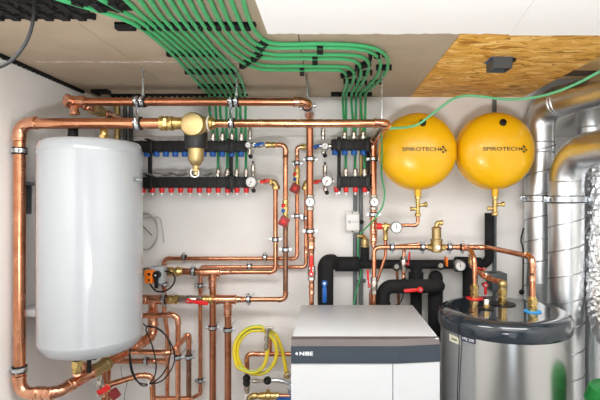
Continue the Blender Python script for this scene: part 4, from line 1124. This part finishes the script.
MB().box((xr_ - .008, (dF + dBk) / 2 + .02, zt + .0015), (.008, dBk - dF - .08, .003), .001).build('edge_trim', 'enamel_pump', t)
for px, py in ((419, 320), (347, 307.5), (352, 307.5), (358, 307.2)):
    d = .533 * F / (py - 200); q = P(px, py, d)
    MB().cyl((q.x, q.y, zt - .001), (q.x, q.y, zt + .0012), .0035, seg=10).build('screw', 'grey_plastic', t)
for sx in (xl + .05, xr_ - .05):
    for sy in (dF + .08, dBk - .06): MB().cyl((sx, sy, 0), (sx, sy, .032), .02).build('foot', 'black_plastic', t)

# =================================================================== STEEL TANK
tx, ty, tr = .776, 2.0, .28
zl = CZ - .478
t = thing('buffer_tank', 'round stainless steel buffer tank with glossy dark lid', 'tank', (tx, ty, 0))
MB().lathe([(tr - .02, .03), (tr - .012, .03), (tr - .012, zl - .075), (tr - .03, zl - .07)], (tx, ty, 0), (0, 0, 1), 96).build('jacket', 'steel_brushed', t)
MB().lathe([(tr - .05, 0), (tr - .05, .03)], (tx, ty, 0), (0, 0, 1), 48).build('plinth', 'black_plastic', t)
lid = MB().lathe([(tr - .03, zl - .080), (tr - .004, zl - .078), (tr, zl - .070), (tr, zl - .028), (tr - .008, zl - .012), (tr - .024, zl - .003), (tr - .045, zl), (tr - .07, zl - .002), (tr - .085, zl - .004), (0, zl - .004)], (tx, ty, 0), (0, 0, 1), 96).build('lid', 'lid', t)
zp = zl - .004
def port(x_, y_, disc, dr, h, m, hexr=.02, nm='port'):
    d_ = MB().cyl((x_, y_, zp), (x_, y_, zp + .004), dr, seg=28).build('port_disc', disc, t)
    if m:
        MB().lathe([(hexr * .85, 0), (hexr * .85, h * .28), (hexr * .7, h * .3), (hexr * .7, h)], (x_, y_, zp + .004), (0, 0, 1)).hexnut((x_, y_, zp + .012), (x_, y_, zp + .012 + h * .28), hexr).hexnut((x_, y_, zp + h * .55), (x_, y_, zp + h * .9), hexr * 1.05).build('port_fitting', m, d_)
    return d_
port(xl_, 2.2, 'red', .042, .072, 'brass', .021)['label'] = 'red port disc'
port(xr, 1.946, 'blue_disc', .036, .062, 'brass', .021)['label'] = 'blue port disc'
xg, yg = P(502.5, 0, 2.08).x, 2.08
port(xg, yg, 'black_plastic', .058, .075, 'brass', .021)
xw_, yw_ = P(486.5, 0, 2.0).x, 2.0
port(xw_, yw_, 'black_plastic', .034, 0, None)
MB().cyl((xw_, yw_, zp), (xw_, yw_, zp + .018), .014).build('sensor_base', 'brass', t)
MB().cyl((xw_, yw_, zp + .018), (xw_, yw_, zp + .040), .010, bev=.002).build('sensor_cap', 'white_plastic', t)
# seam groove lines of the lid: two thin raised ribs
for ang in (.55, -.25, 2.2):
    q0 = V((tx, ty, zp + .001)); dv = V((math.cos(ang), math.sin(ang), 0))
# labels on jacket
rj = tr - .0118
def ang_at(px):
    # angle on the jacket of the view ray through px (near hit)
    dx = (px - VX) / F; A = dx * dx + 1; B = -2 * (tx * dx + ty); Cc = tx * tx + ty * ty - rj * rj
    s = (-B - math.sqrt(max(0, B * B - 4 * A * Cc))) / (2 * A)
    X, Y = dx * s, s
    return math.atan2(X - tx, ty - Y), s
a0, s0 = ang_at(449.5); a1, s1 = ang_at(460)
curved_plate(tx, ty, rj, a0, a1, CZ - (345 - VY) * s1 / F, CZ - (338 - VY) * s1 / F, .0008).build('paper_label', 'cream', t)['label'] = 'cream paper label'
curved_plate(tx, ty, rj + .0008, a0 + (a1 - a0) * .25, a0 + (a1 - a0) * .75, CZ - (342.3 - VY) * s1 / F, CZ - (341 - VY) * s1 / F, .0004).build('label_line', 'letter_black', t)
a0, s0 = ang_at(461); a1, s1 = ang_at(475.5)
zA0 = CZ - (344.2 - VY) * s1 / F; zA1 = CZ - (338.6 - VY) * s1 / F
nl = curved_plate(tx, ty, rj, a0, a1, zA0, zA1, .0008).build('name_label', 'label_navy', t); nl['label'] = 'dark blue name label'
vs, fs = text_mesh('VPB 300', 1, 1)
MB().add([on_cyl(tx, ty, rj + .0016, a0 + (a1 - a0) * (.08 + .84 * u), zA0 + (zA1 - zA0) * (.22 + .56 * w)) for u, w in vs], fs).build('lettering', 'letter_white', nl, smooth=False)
# thin black cable over the tank edge
ca, cs = ang_at(460.7)
pts = [on_cyl(tx, ty, tr - .09, ca, zl + .003), on_cyl(tx, ty, tr - .03, ca, zl + .006), on_cyl(tx, ty, tr - .004, ca, zl - .006), on_cyl(tx, ty, tr + .003, ca, zl - .03), on_cyl(tx, ty, tr + .003, ca, zl - .08), on_cyl(tx, ty, tr - .004, ca - .004, zl - .12), on_cyl(tx, ty, tr - .007, ca - .05, zl - .35), on_cyl(tx, ty, tr - .007, ca - .06, zl - .7)]
tag(MB().tube(smooth_curve(pts), .002, 8).build('cable', 'black_plastic'), 'thin black sensor cable running down side of steel tank', 'cable')
# pipe to the middle port with valve behind
zc = P(0, 283, yg).z
run('copper pipe lying over the lid from brass port back to the valve', [V((xg, yg, zc - .03)), V((xg, yg, zc)), V((P(486, 0, 2.16).x, 2.18, zc + .012)), V((P(471.5, 0, 2.30).x, 2.30, zc + .045)), V((P(471.5, 0, 2.30).x, 2.30, zc + .07))], .0115, fr=[.014, .03, .015], m='copper_fitting')
t = thing('brass_elbow', 'brass elbow on the middle port of steel tank', 'pipe fitting', (xg, yg, zp + .07), 'brass fittings')
MB().cyl((xg, yg, zp + .066), (xg, yg, zc - .012), .0165).sphere((xg, yg, zc - .004), .0215).build('elbow', 'brass_matt', t)
MB().hexnut((xg, yg, zp + .082), (xg, yg, zp + .1), .021).build('hex_nut', 'brass', t)
q = P(485, 269, 2.32)
ball_valve('valve with flat red lever behind the tank pipes', P(484, 274, 2.31), (.6, -.4, -.35), .0105, (-1, 0, .06), L=.08, face=(0, 0, 1), lever_len=.055)
t = lever('red lever hanging down beside black pipe behind tank', P(485, 285, 2.36), (0, 0, -1), .05, 'red', .011)
q = V((P(471.5, 0, 2.30).x, 2.30, zc + .07))
t = thing('brass_coupling', 'brass coupling behind the copper arch over the tank', 'pipe fitting', q, 'brass fittings')
MB().lathe([(.012, 0), (.0165, .004), (.0165, .02), (.013, .024), (.013, .036), (.016, .04), (.016, .05)], q - V((0, 0, .012)), (0, 0, 1)).build('body', 'brass', t)
# black hook cable on wall right of tank
tag(MB().tube(smooth_curve([P(523.5, 228, 2.54), P(521, 240, 2.535), P(523, 250, 2.535), P(523, 275, 2.54), P(522.5, 288, 2.53), P(521, 293, 2.53)]), .004, 8).sphere(P(521.5, 292, 2.53), .014).build('cable', 'black_plastic'), 'black cable with plug on the wall left of ducts', 'cable')

# =================================================================== VENTILATION DUCTS
def duct(label, pts, r, fr, seams=(), spiral=None, name='spiral_duct'):
    path, arcs = fillet(pts, fr, 16)
    t = thing(name, label, 'duct', min([V(p) for p in pts], key=lambda p: p.z), 'galvanised ventilation ducts')
    MB().tube(path, r, 40).build('duct_wall', 'galvanised', t)
    for c, d in seams: MB().torus(c, d, r + .001, .0035, 40, 6).build('bead', 'galvanised', t)
    if spiral:
        z0_, z1_, pitch = spiral; cx, cy = pts[0][0], pts[0][1]
        n = int((z1_ - z0_) / pitch * 36)
        hp = [V((cx + (r + .0012) * math.cos(2 * PI * k / 36), cy + (r + .0012) * math.sin(2 * PI * k / 36), z0_ + (z1_ - z0_) * k / n)) for k in range(n + 1)]
        MB().tube(hp, .0030, 6).build('spiral_seam', 'zinc_dull', t)
    return t
df, rf = 2.2, .080
fx = 1.164
zf1 = P(0, 153, df).z
duct('front galvanised spiral duct bending toward the upper right edge', [V((fx, df, .0)), V((fx, df, zf1)), V((fx + .12, 1.55, zf1)), V((RIGHT - .03, 1.45, zf1))], rf, [.15, .12],
     seams=((P(0, 182, df) * 0 + V((fx, df, P(0, 182, df).z)), Zx), (V((fx, df, P(0, 199, df).z - .02)), Zx)), spiral=(.25, P(0, 200, df).z, .125))
db, rb = 2.44, .0755
zb1 = P(0, 106.5, db).z
bxx = 1.147
dirb = V((.30, -.95, 0)).normalized()
pb = V((bxx, db, zb1)) + dirb * .95
duct('rear galvanised duct beside the right yellow vessel, bending under timber', [V((bxx, db, 0)), V((bxx, db, zb1)), pb, V((RIGHT - .03, pb.y - .05, zb1))], rb, [.12, .1],
     seams=((V((bxx, db, P(0, 143, db).z)), Zx), (V((bxx, db, P(0, 153, db).z)), Zx), (V((bxx, db, zb1)) + dirb * .13, dirb), (V((bxx, db, zb1)) + dirb * .15, dirb), (V((bxx, db, P(0, 196, db).z)), Zx)), spiral=(.25, P(0, 145, db).z, .118))
duct('third galvanised duct standing behind the front bend', [V((1.42, 2.42, 0)), V((1.42, 2.42, P(0, 112, 2.42).z))], .078, .05,
     seams=((V((1.42, 2.42, P(0, 128, 2.42).z)), Zx), (V((1.42, 2.42, P(0, 135.5, 2.42).z)), Zx)))
# duct clamps
for cx, cy, r, lab in ((fx, df, rf, 'zinc duct clamp round the front spiral duct'), (bxx, db, rb, 'zinc duct clamp round the rear duct')):
    z = P(0, 199.3 if cy < 2.3 else 198.5, cy).z
    t = thing('duct_clamp', lab, 'duct clamp', (cx, cy, z), 'duct clamps')
    MB().ringband((cx, cy, z), Zx, r + .0003, r + .007, .034, 48).build('rubber_liner', 'rubber', t)
    MB().ringband((cx, cy, z), Zx, r + .006, r + .0095, .026, 48).box((cx - r - .018, cy - .0, z), (.022, .014, .026), .002).box((cx + r + .018, cy, z), (.022, .014, .026), .002).build('band', 'zinc', t)
    for s in (1, -1): MB().cyl((cx + s * (r + .02), cy - .025, z), (cx + s * (r + .02), cy + .015, z), .0075, seg=10).build('screw', 'zinc', t)
    if cy > 2.3: MB().cyl((cx, cy + r + .008, z), (cx, WALL, z), .006, seg=10).build('stud', 'zinc', t)
# foil flexible duct with crumple
pts = smooth_curve([P(607, 166, 2.2), P(607, 210, 2.2), P(607, 260, 2.17), P(611, 302, 2.10), P(621, 332, 2.02), P(650, 345, 1.96), P(705, 345, 1.86)], 18)
b = MB().tube(pts, .1, 72, rfun=lambda s: .098 + .018 * max(0, s - .45))
rnd = random.Random(3)
for i, v in enumerate(b.v[:-0] if False else b.v):
    ring = i // 72; c = pts[min(ring, len(pts) - 1)]
    n_ = (v - c)
    if n_.length > 1e-6: b.v[i] = v + n_.normalized() * (rnd.uniform(-.004, .004) + .003 * math.sin(ring * 1.7))
t = thing('foil_duct', 'crumpled silver foil insulated hose at the right edge', 'duct', pts[-1])
b.build('foil_jacket', 'foil', t, angle=12)
MB().cyl(P(607, 158, 2.2), P(607, 169, 2.2), .080, seg=40).build('collar', 'galvanised', t)
# green container lower right
q = V((1.128, 1.75, 1.0))
t = thing('green_container', 'green plastic container at the lower right corner', 'container', (q.x, q.y, 0))
zt_ = P(0, 377, 1.84).z
MB().lathe([(.085, .0), (.09, .02), (.11, zt_ - .07), (.11, zt_ - .04), (.10, zt_ - .010), (.08, zt_)], (q.x, q.y, 0), Zx, 36).build('body', 'green_plastic', t)
MB().torus((q.x, q.y, zt_ - .06), Zx, .111, .006, 36, 6).build('rim', 'green_plastic', t)

# =================================================================== SMALL THINGS AT THE BOTTOM / LEFT
# coil of white wire on the wall
pts = []
for k in range(90):
    a = -2.6 + k * .16; rr = 14.5 + .7 * math.sin(k * .37)
    pts.append(P(145.5 + rr * .85 * math.sin(a) , 231.5 - rr * 1.3 * math.cos(a) * .93, 2.528 - .0015 * (k % 12)))
pts += [P(158, 217, 2.53), P(162, 227, 2.53), P(163.5, 236, 2.53), P(164, 243, 2.53)]
tag(MB().tube(smooth_curve(pts, 3), .0034, 6).build('wire_coil', 'wire_grey'), 'coil of thin white wire on the wall beside the cylinder', 'wire')
tag(MB().tube([P(138, 221, 2.54), P(145, 228, 2.51), P(152, 235.5, 2.505)], .0025, 6).build('cable_tie', 'black_plastic'), 'black strap holding the white wire coil', 'strap')
# black cable loop
pts = [P(138, 318, 2.15), P(146, 326, 2.12), P(156, 328, 2.12), P(167, 337, 2.12), P(174, 352, 2.12), P(173, 366, 2.12), P(163, 380, 2.12), P(150, 384, 2.12), P(138, 382, 2.12), P(131, 370, 2.12), P(129.5, 352, 2.13), P(132, 342, 2.16), P(130, 352, 2.13), P(133, 372, 2.11), P(141, 385, 2.11), P(150, 384, 2.11), P(162, 375, 2.11), P(169, 361, 2.11), P(170, 345, 2.11), P(162, 331, 2.11), P(150, 326, 2.11), P(146, 330, 2.11), P(152, 345, 2.11), P(156, 362, 2.11), P(155, 375, 2.11), P(149, 384, 2.105)]
tag(MB().tube(smooth_curve(pts, 7), .0032, 8).build('cable', 'black_plastic'), 'coiled black cable hanging right below the white cylinder', 'cable')
MBq = P(149.5, 383.5, 2.09)
tag(MB().ringband(P(149.5, 383.8, 2.112), (1, .0, .2), .010, .012, .006, 14).build('cable_tie', 'white_plastic'), 'white tie round the coiled black cable', 'strap')
tag(MB().tube(smooth_curve([P(121, 366, 2.2), P(122, 376, 2.2), P(127, 382, 2.2), P(125, 392, 2.2), P(124, 405, 2.2)]), .0012, 6).build('wire', 'black_plastic'), 'very thin black wire hanging beside the brass union', 'wire')

# yellow hose coil
pts = []
dH = 2.36
for k in range(60):
    a = .35 + k * (4 * PI / 46)
    rr = 1.0 if k > 26 else .955
    pts.append(P(257 + 22.5 * rr * math.sin(a), 352.5 - 25 * rr * math.cos(a) - (1.5 if k < 26 else 0), dH - .024 * (k / 60)))
pts = [P(285, 374, dH + .02), P(284.5, 365, dH + .015), P(281, 345, dH + .01), P(274, 331.5, dH + .005)] + [p for p in pts]
pts = pts[:50] + [P(266, 372, dH - .03), P(265, 358, dH - .03), P(266, 346, dH - .03)][0:0]
h = thing('garden_hose', 'coiled yellow green striped water hose on the wall', 'hose', P(257, 378, dH))
# main loops
loop = []
for k in range(58):
    a = .25 - k * (2 * PI * 2 / 56)
    s = .90 if k < 28 else 1.04
    loop.append(P(257 + 22 * s * math.sin(a), 352 - 24.5 * s * math.cos(a), dH + .012 - .03 * k / 57))
tail_in = [P(286, 373, dH + .03), P(285, 364, dH + .03), P(280, 344, dH + .028), P(272, 332, dH + .02)]
tail_out = [P(252, 372.5, dH - .02), P(262, 368, dH - .02), P(266.5, 358, dH - .02), P(267, 347, dH - .015)]
cut = 58
for k in range(40, 58):
    pass
allp = tail_in + loop[2:40] + tail_out
path = smooth_curve(allp, 4)
MB().tube(path, .0098, 14).build('hose_wall', 'yellow_hose', h)
def offset_path(path, off):
    return [p + V((0, -off * .75, off * .72)) if True else p for p in path]
MB().tube(offset_path(path, .0094), .0022, 6).build('stripe', 'green_pipe', h)
# hose fittings
q = P(266.8, 341, dH - .015)
t = thing('hose_connector', 'chrome hose connector at upper end of the yellow hose', 'hose fitting', q, 'hose fittings')
MB().lathe([(.010, -.05), (.0125, -.045), (.0125, -.02), (.009, -.016), (.009, 0), (.0135, .004), (.0135, .022), (.010, .026), (.010, .05), (.013, .054), (.013, .07)], q, (0.05, 0, 1)).build('body', 'nickel', t)
MB().box(q + V((.012, 0, .068)), (.05, .02, .012), .004).build('lever', 'nickel', t)
q = P(287, 373.5, dH + .03)
t = thing('hose_connector', 'brass hose connector at lower end of yellow hose', 'hose fitting', q, 'hose fittings')
MB().cyl(q + V((0, 0, -.02)), q + V((0, 0, .012)), .014).hexnut(q + V((0, 0, -.022)), q + V((0, 0, -.004)), .018).build('body', 'brass', t)
MB().box(q + V((.014, -.012, .0)), (.03, .012, .012), .003).build('lever', 'nickel', t)
# filling assembly behind the hose
dQ = 2.44
run('copper pipe behind the yellow hose with an elbow at left', [P(247, 372, dQ), P(247, 354, dQ), P(292, 354, dQ)], .0125, m='copper_dark', fr=.024, sleeves=((P(262, 354, dQ), Xx), (P(278, 354, dQ), Xx)))
run('short copper riser behind chrome hose connector', [P(270, 353, dQ), P(270, 336, dQ)], .0105, m='copper')
q = P(247, 372, dQ)
t = thing('stop_valve', 'nickel stop valve with black knobs under the yellow hose', 'valve', q)
MB().lathe([(.0125, .02), (.0155, .016), (.0155, -.004), (.012, -.008), (.012, -.07), (.0155, -.074), (.0155, -.1), (.012, -.104), (.012, -.2)], q, Zx).build('body', 'nickel', t)
MB().sphere(q + V((0, -.012, -.03)), .021).build('knob', 'black_plastic', t)
MB().sphere(q + V((0, -.012, -.055)), .020).build('knob', 'black_plastic', t)
MB().cyl(q + V((0, 0, -.115)), q + V((0, 0, -.155)), .018).build('sleeve', 'white_plastic', t)
q2 = P(252, 381, dQ - .01)
MB().lathe([(.009, 0), (.012, .01), (.012, .03), (.009, .034), (.009, .07), (.013, .074), (.013, .1), (.010, .104)], q2, (1, 0, 0)).build('outlet', 'nickel', t)
MB().sphere(P(267.5, 380.5, dQ - .015), .022).build('knob', 'black_plastic', t)
tag(MB().tube(smooth_curve([P(270, 380.5, dQ - .01), P(278, 380.5, dQ - .01), P(287, 382.5, dQ - .01), P(296, 387, dQ - .01), P(306, 394, dQ - .01)]), .012, 14).build('braided_hose', 'zinc'), 'braided steel hose curving right behind heat pump', 'hose')
q = P(268, 396, 2.40)
t = thing('backflow_preventer', 'brass backflow preventer assembly at bottom under the hose', 'valve', q)
MB().lathe([(.014, -.085), (.018, -.08), (.018, -.06), (.014, -.055), (.020, -.03), (.020, -.012), (.0235, -.008), (.0235, .012), (.019, .016), (.019, .04), (.022, .044), (.022, .058), (.014, .062)], q, (1, 0, 0)).build('body', 'brass', t)
MB().tube(fillet([q + V((-.08, 0, 0)), q + V((-.1, 0, 0)), q + V((-.1, 0, -.06))], .025)[0], .0155, 14).build('inlet_elbow', 'brass_matt', t)
MB().cyl(q + V((0, 0, .015)), q + V((0, 0, .035)), .009).build('test_plug', 'brass', t)
MB().box(P(284.5, 401, 2.37), (.085, .04, .035), .006).build('cover', 'blue', t)['label'] = 'blue cover'
MB().cyl(q + V((.06, 0, 0)), q + V((.12, 0, 0)), .0125).build('outlet_pipe', 'copper_dark', t)
MB().cyl(P(290, 393, 2.40) + V((0, 0, -.02)), P(290, 393, 2.40) + V((0, 0, .03)), .011).build('pressure_port', 'zinc', t)

BOUNCE_W, BOUNCE_T = 115, .0
# =================================================================== LIGHTS, WORLD, CAMERA
def area(name, loc, rot, sx, sy, power, col=(1, 1, 1)):
    l = bpy.data.lights.new(name, 'AREA'); l.shape = 'RECTANGLE'; l.size = sx; l.size_y = sy; l.energy = power; l.color = col
    o = bpy.data.objects.new(name, l); COL.objects.link(o); o.location = loc; o.rotation_euler = rot; return o
# added fill panels, unseen above and behind the viewpoint
for ly, row, pw in ((.88, 'front', 23), (-1.1, 'rear', 2)):
    for lx, sd in ((-.62, 'left'), (.75, 'right')):
        t = thing('fill_panel', f'white fill panel added out of view, {row} row on the {sd}', 'fill_light', (lx, ly, CEIL - .06), 'added fill panels')
        MB().box((lx, ly, CEIL - .04), (1.0, .5, .03), .004).build('housing', 'fill_panel_white', t)
        area('panel_fill', (lx, ly, CEIL - .058), (0, 0, 0), .95, .45, pw, (1, .985, .965))
# unseen light added on a tripod, bounced off the ceiling as fill
fl = V((.0, -.6, 1.45))
t = thing('bounce_fill', 'added fill light on a tripod, aimed up behind viewpoint', 'fill_light', (fl.x, fl.y, 0))
MB().box(fl - V((0, 0, .05)), (.5, .4, .06), .01).build('housing', 'black_plastic', t)
MB().cyl((fl.x, fl.y, .35), (fl.x, fl.y, fl.z - .08), .015).build('pole', 'zinc', t)
for k in range(3):
    MB().tube([V((fl.x, fl.y, .45)), V((fl.x + .4 * math.cos(k * 2.094), fl.y + .4 * math.sin(k * 2.094), .012))], .012, 10).build('leg', 'zinc', t)
area('bounce_light', fl, (PI - BOUNCE_T, 0, 0), .46, .36, BOUNCE_W, (1, .985, .965))
w = bpy.data.worlds.new('World'); SC.world = w; w.use_nodes = True
w.node_tree.nodes['Background'].inputs['Color'].default_value = (.9, .95, 1, 1)
w.node_tree.nodes['Background'].inputs['Strength'].default_value = 2.2

cam = bpy.data.cameras.new('camera'); co = bpy.data.objects.new('camera', cam); COL.objects.link(co)
co.location = (0, 0, CZ); co.rotation_euler = (PI / 2, 0, 0)
cam.sensor_width = 36; cam.lens = F / 600 * 36; cam.shift_x = -(VX - 300) / 600; cam.shift_y = 0
cam.clip_start = .05
SC.camera = co
vs_ = SC.view_settings
vs_.view_transform = 'Standard'; vs_.look = 'None'; vs_.gamma = 1; vs_.use_curve_mapping = False; vs_.exposure = -.22
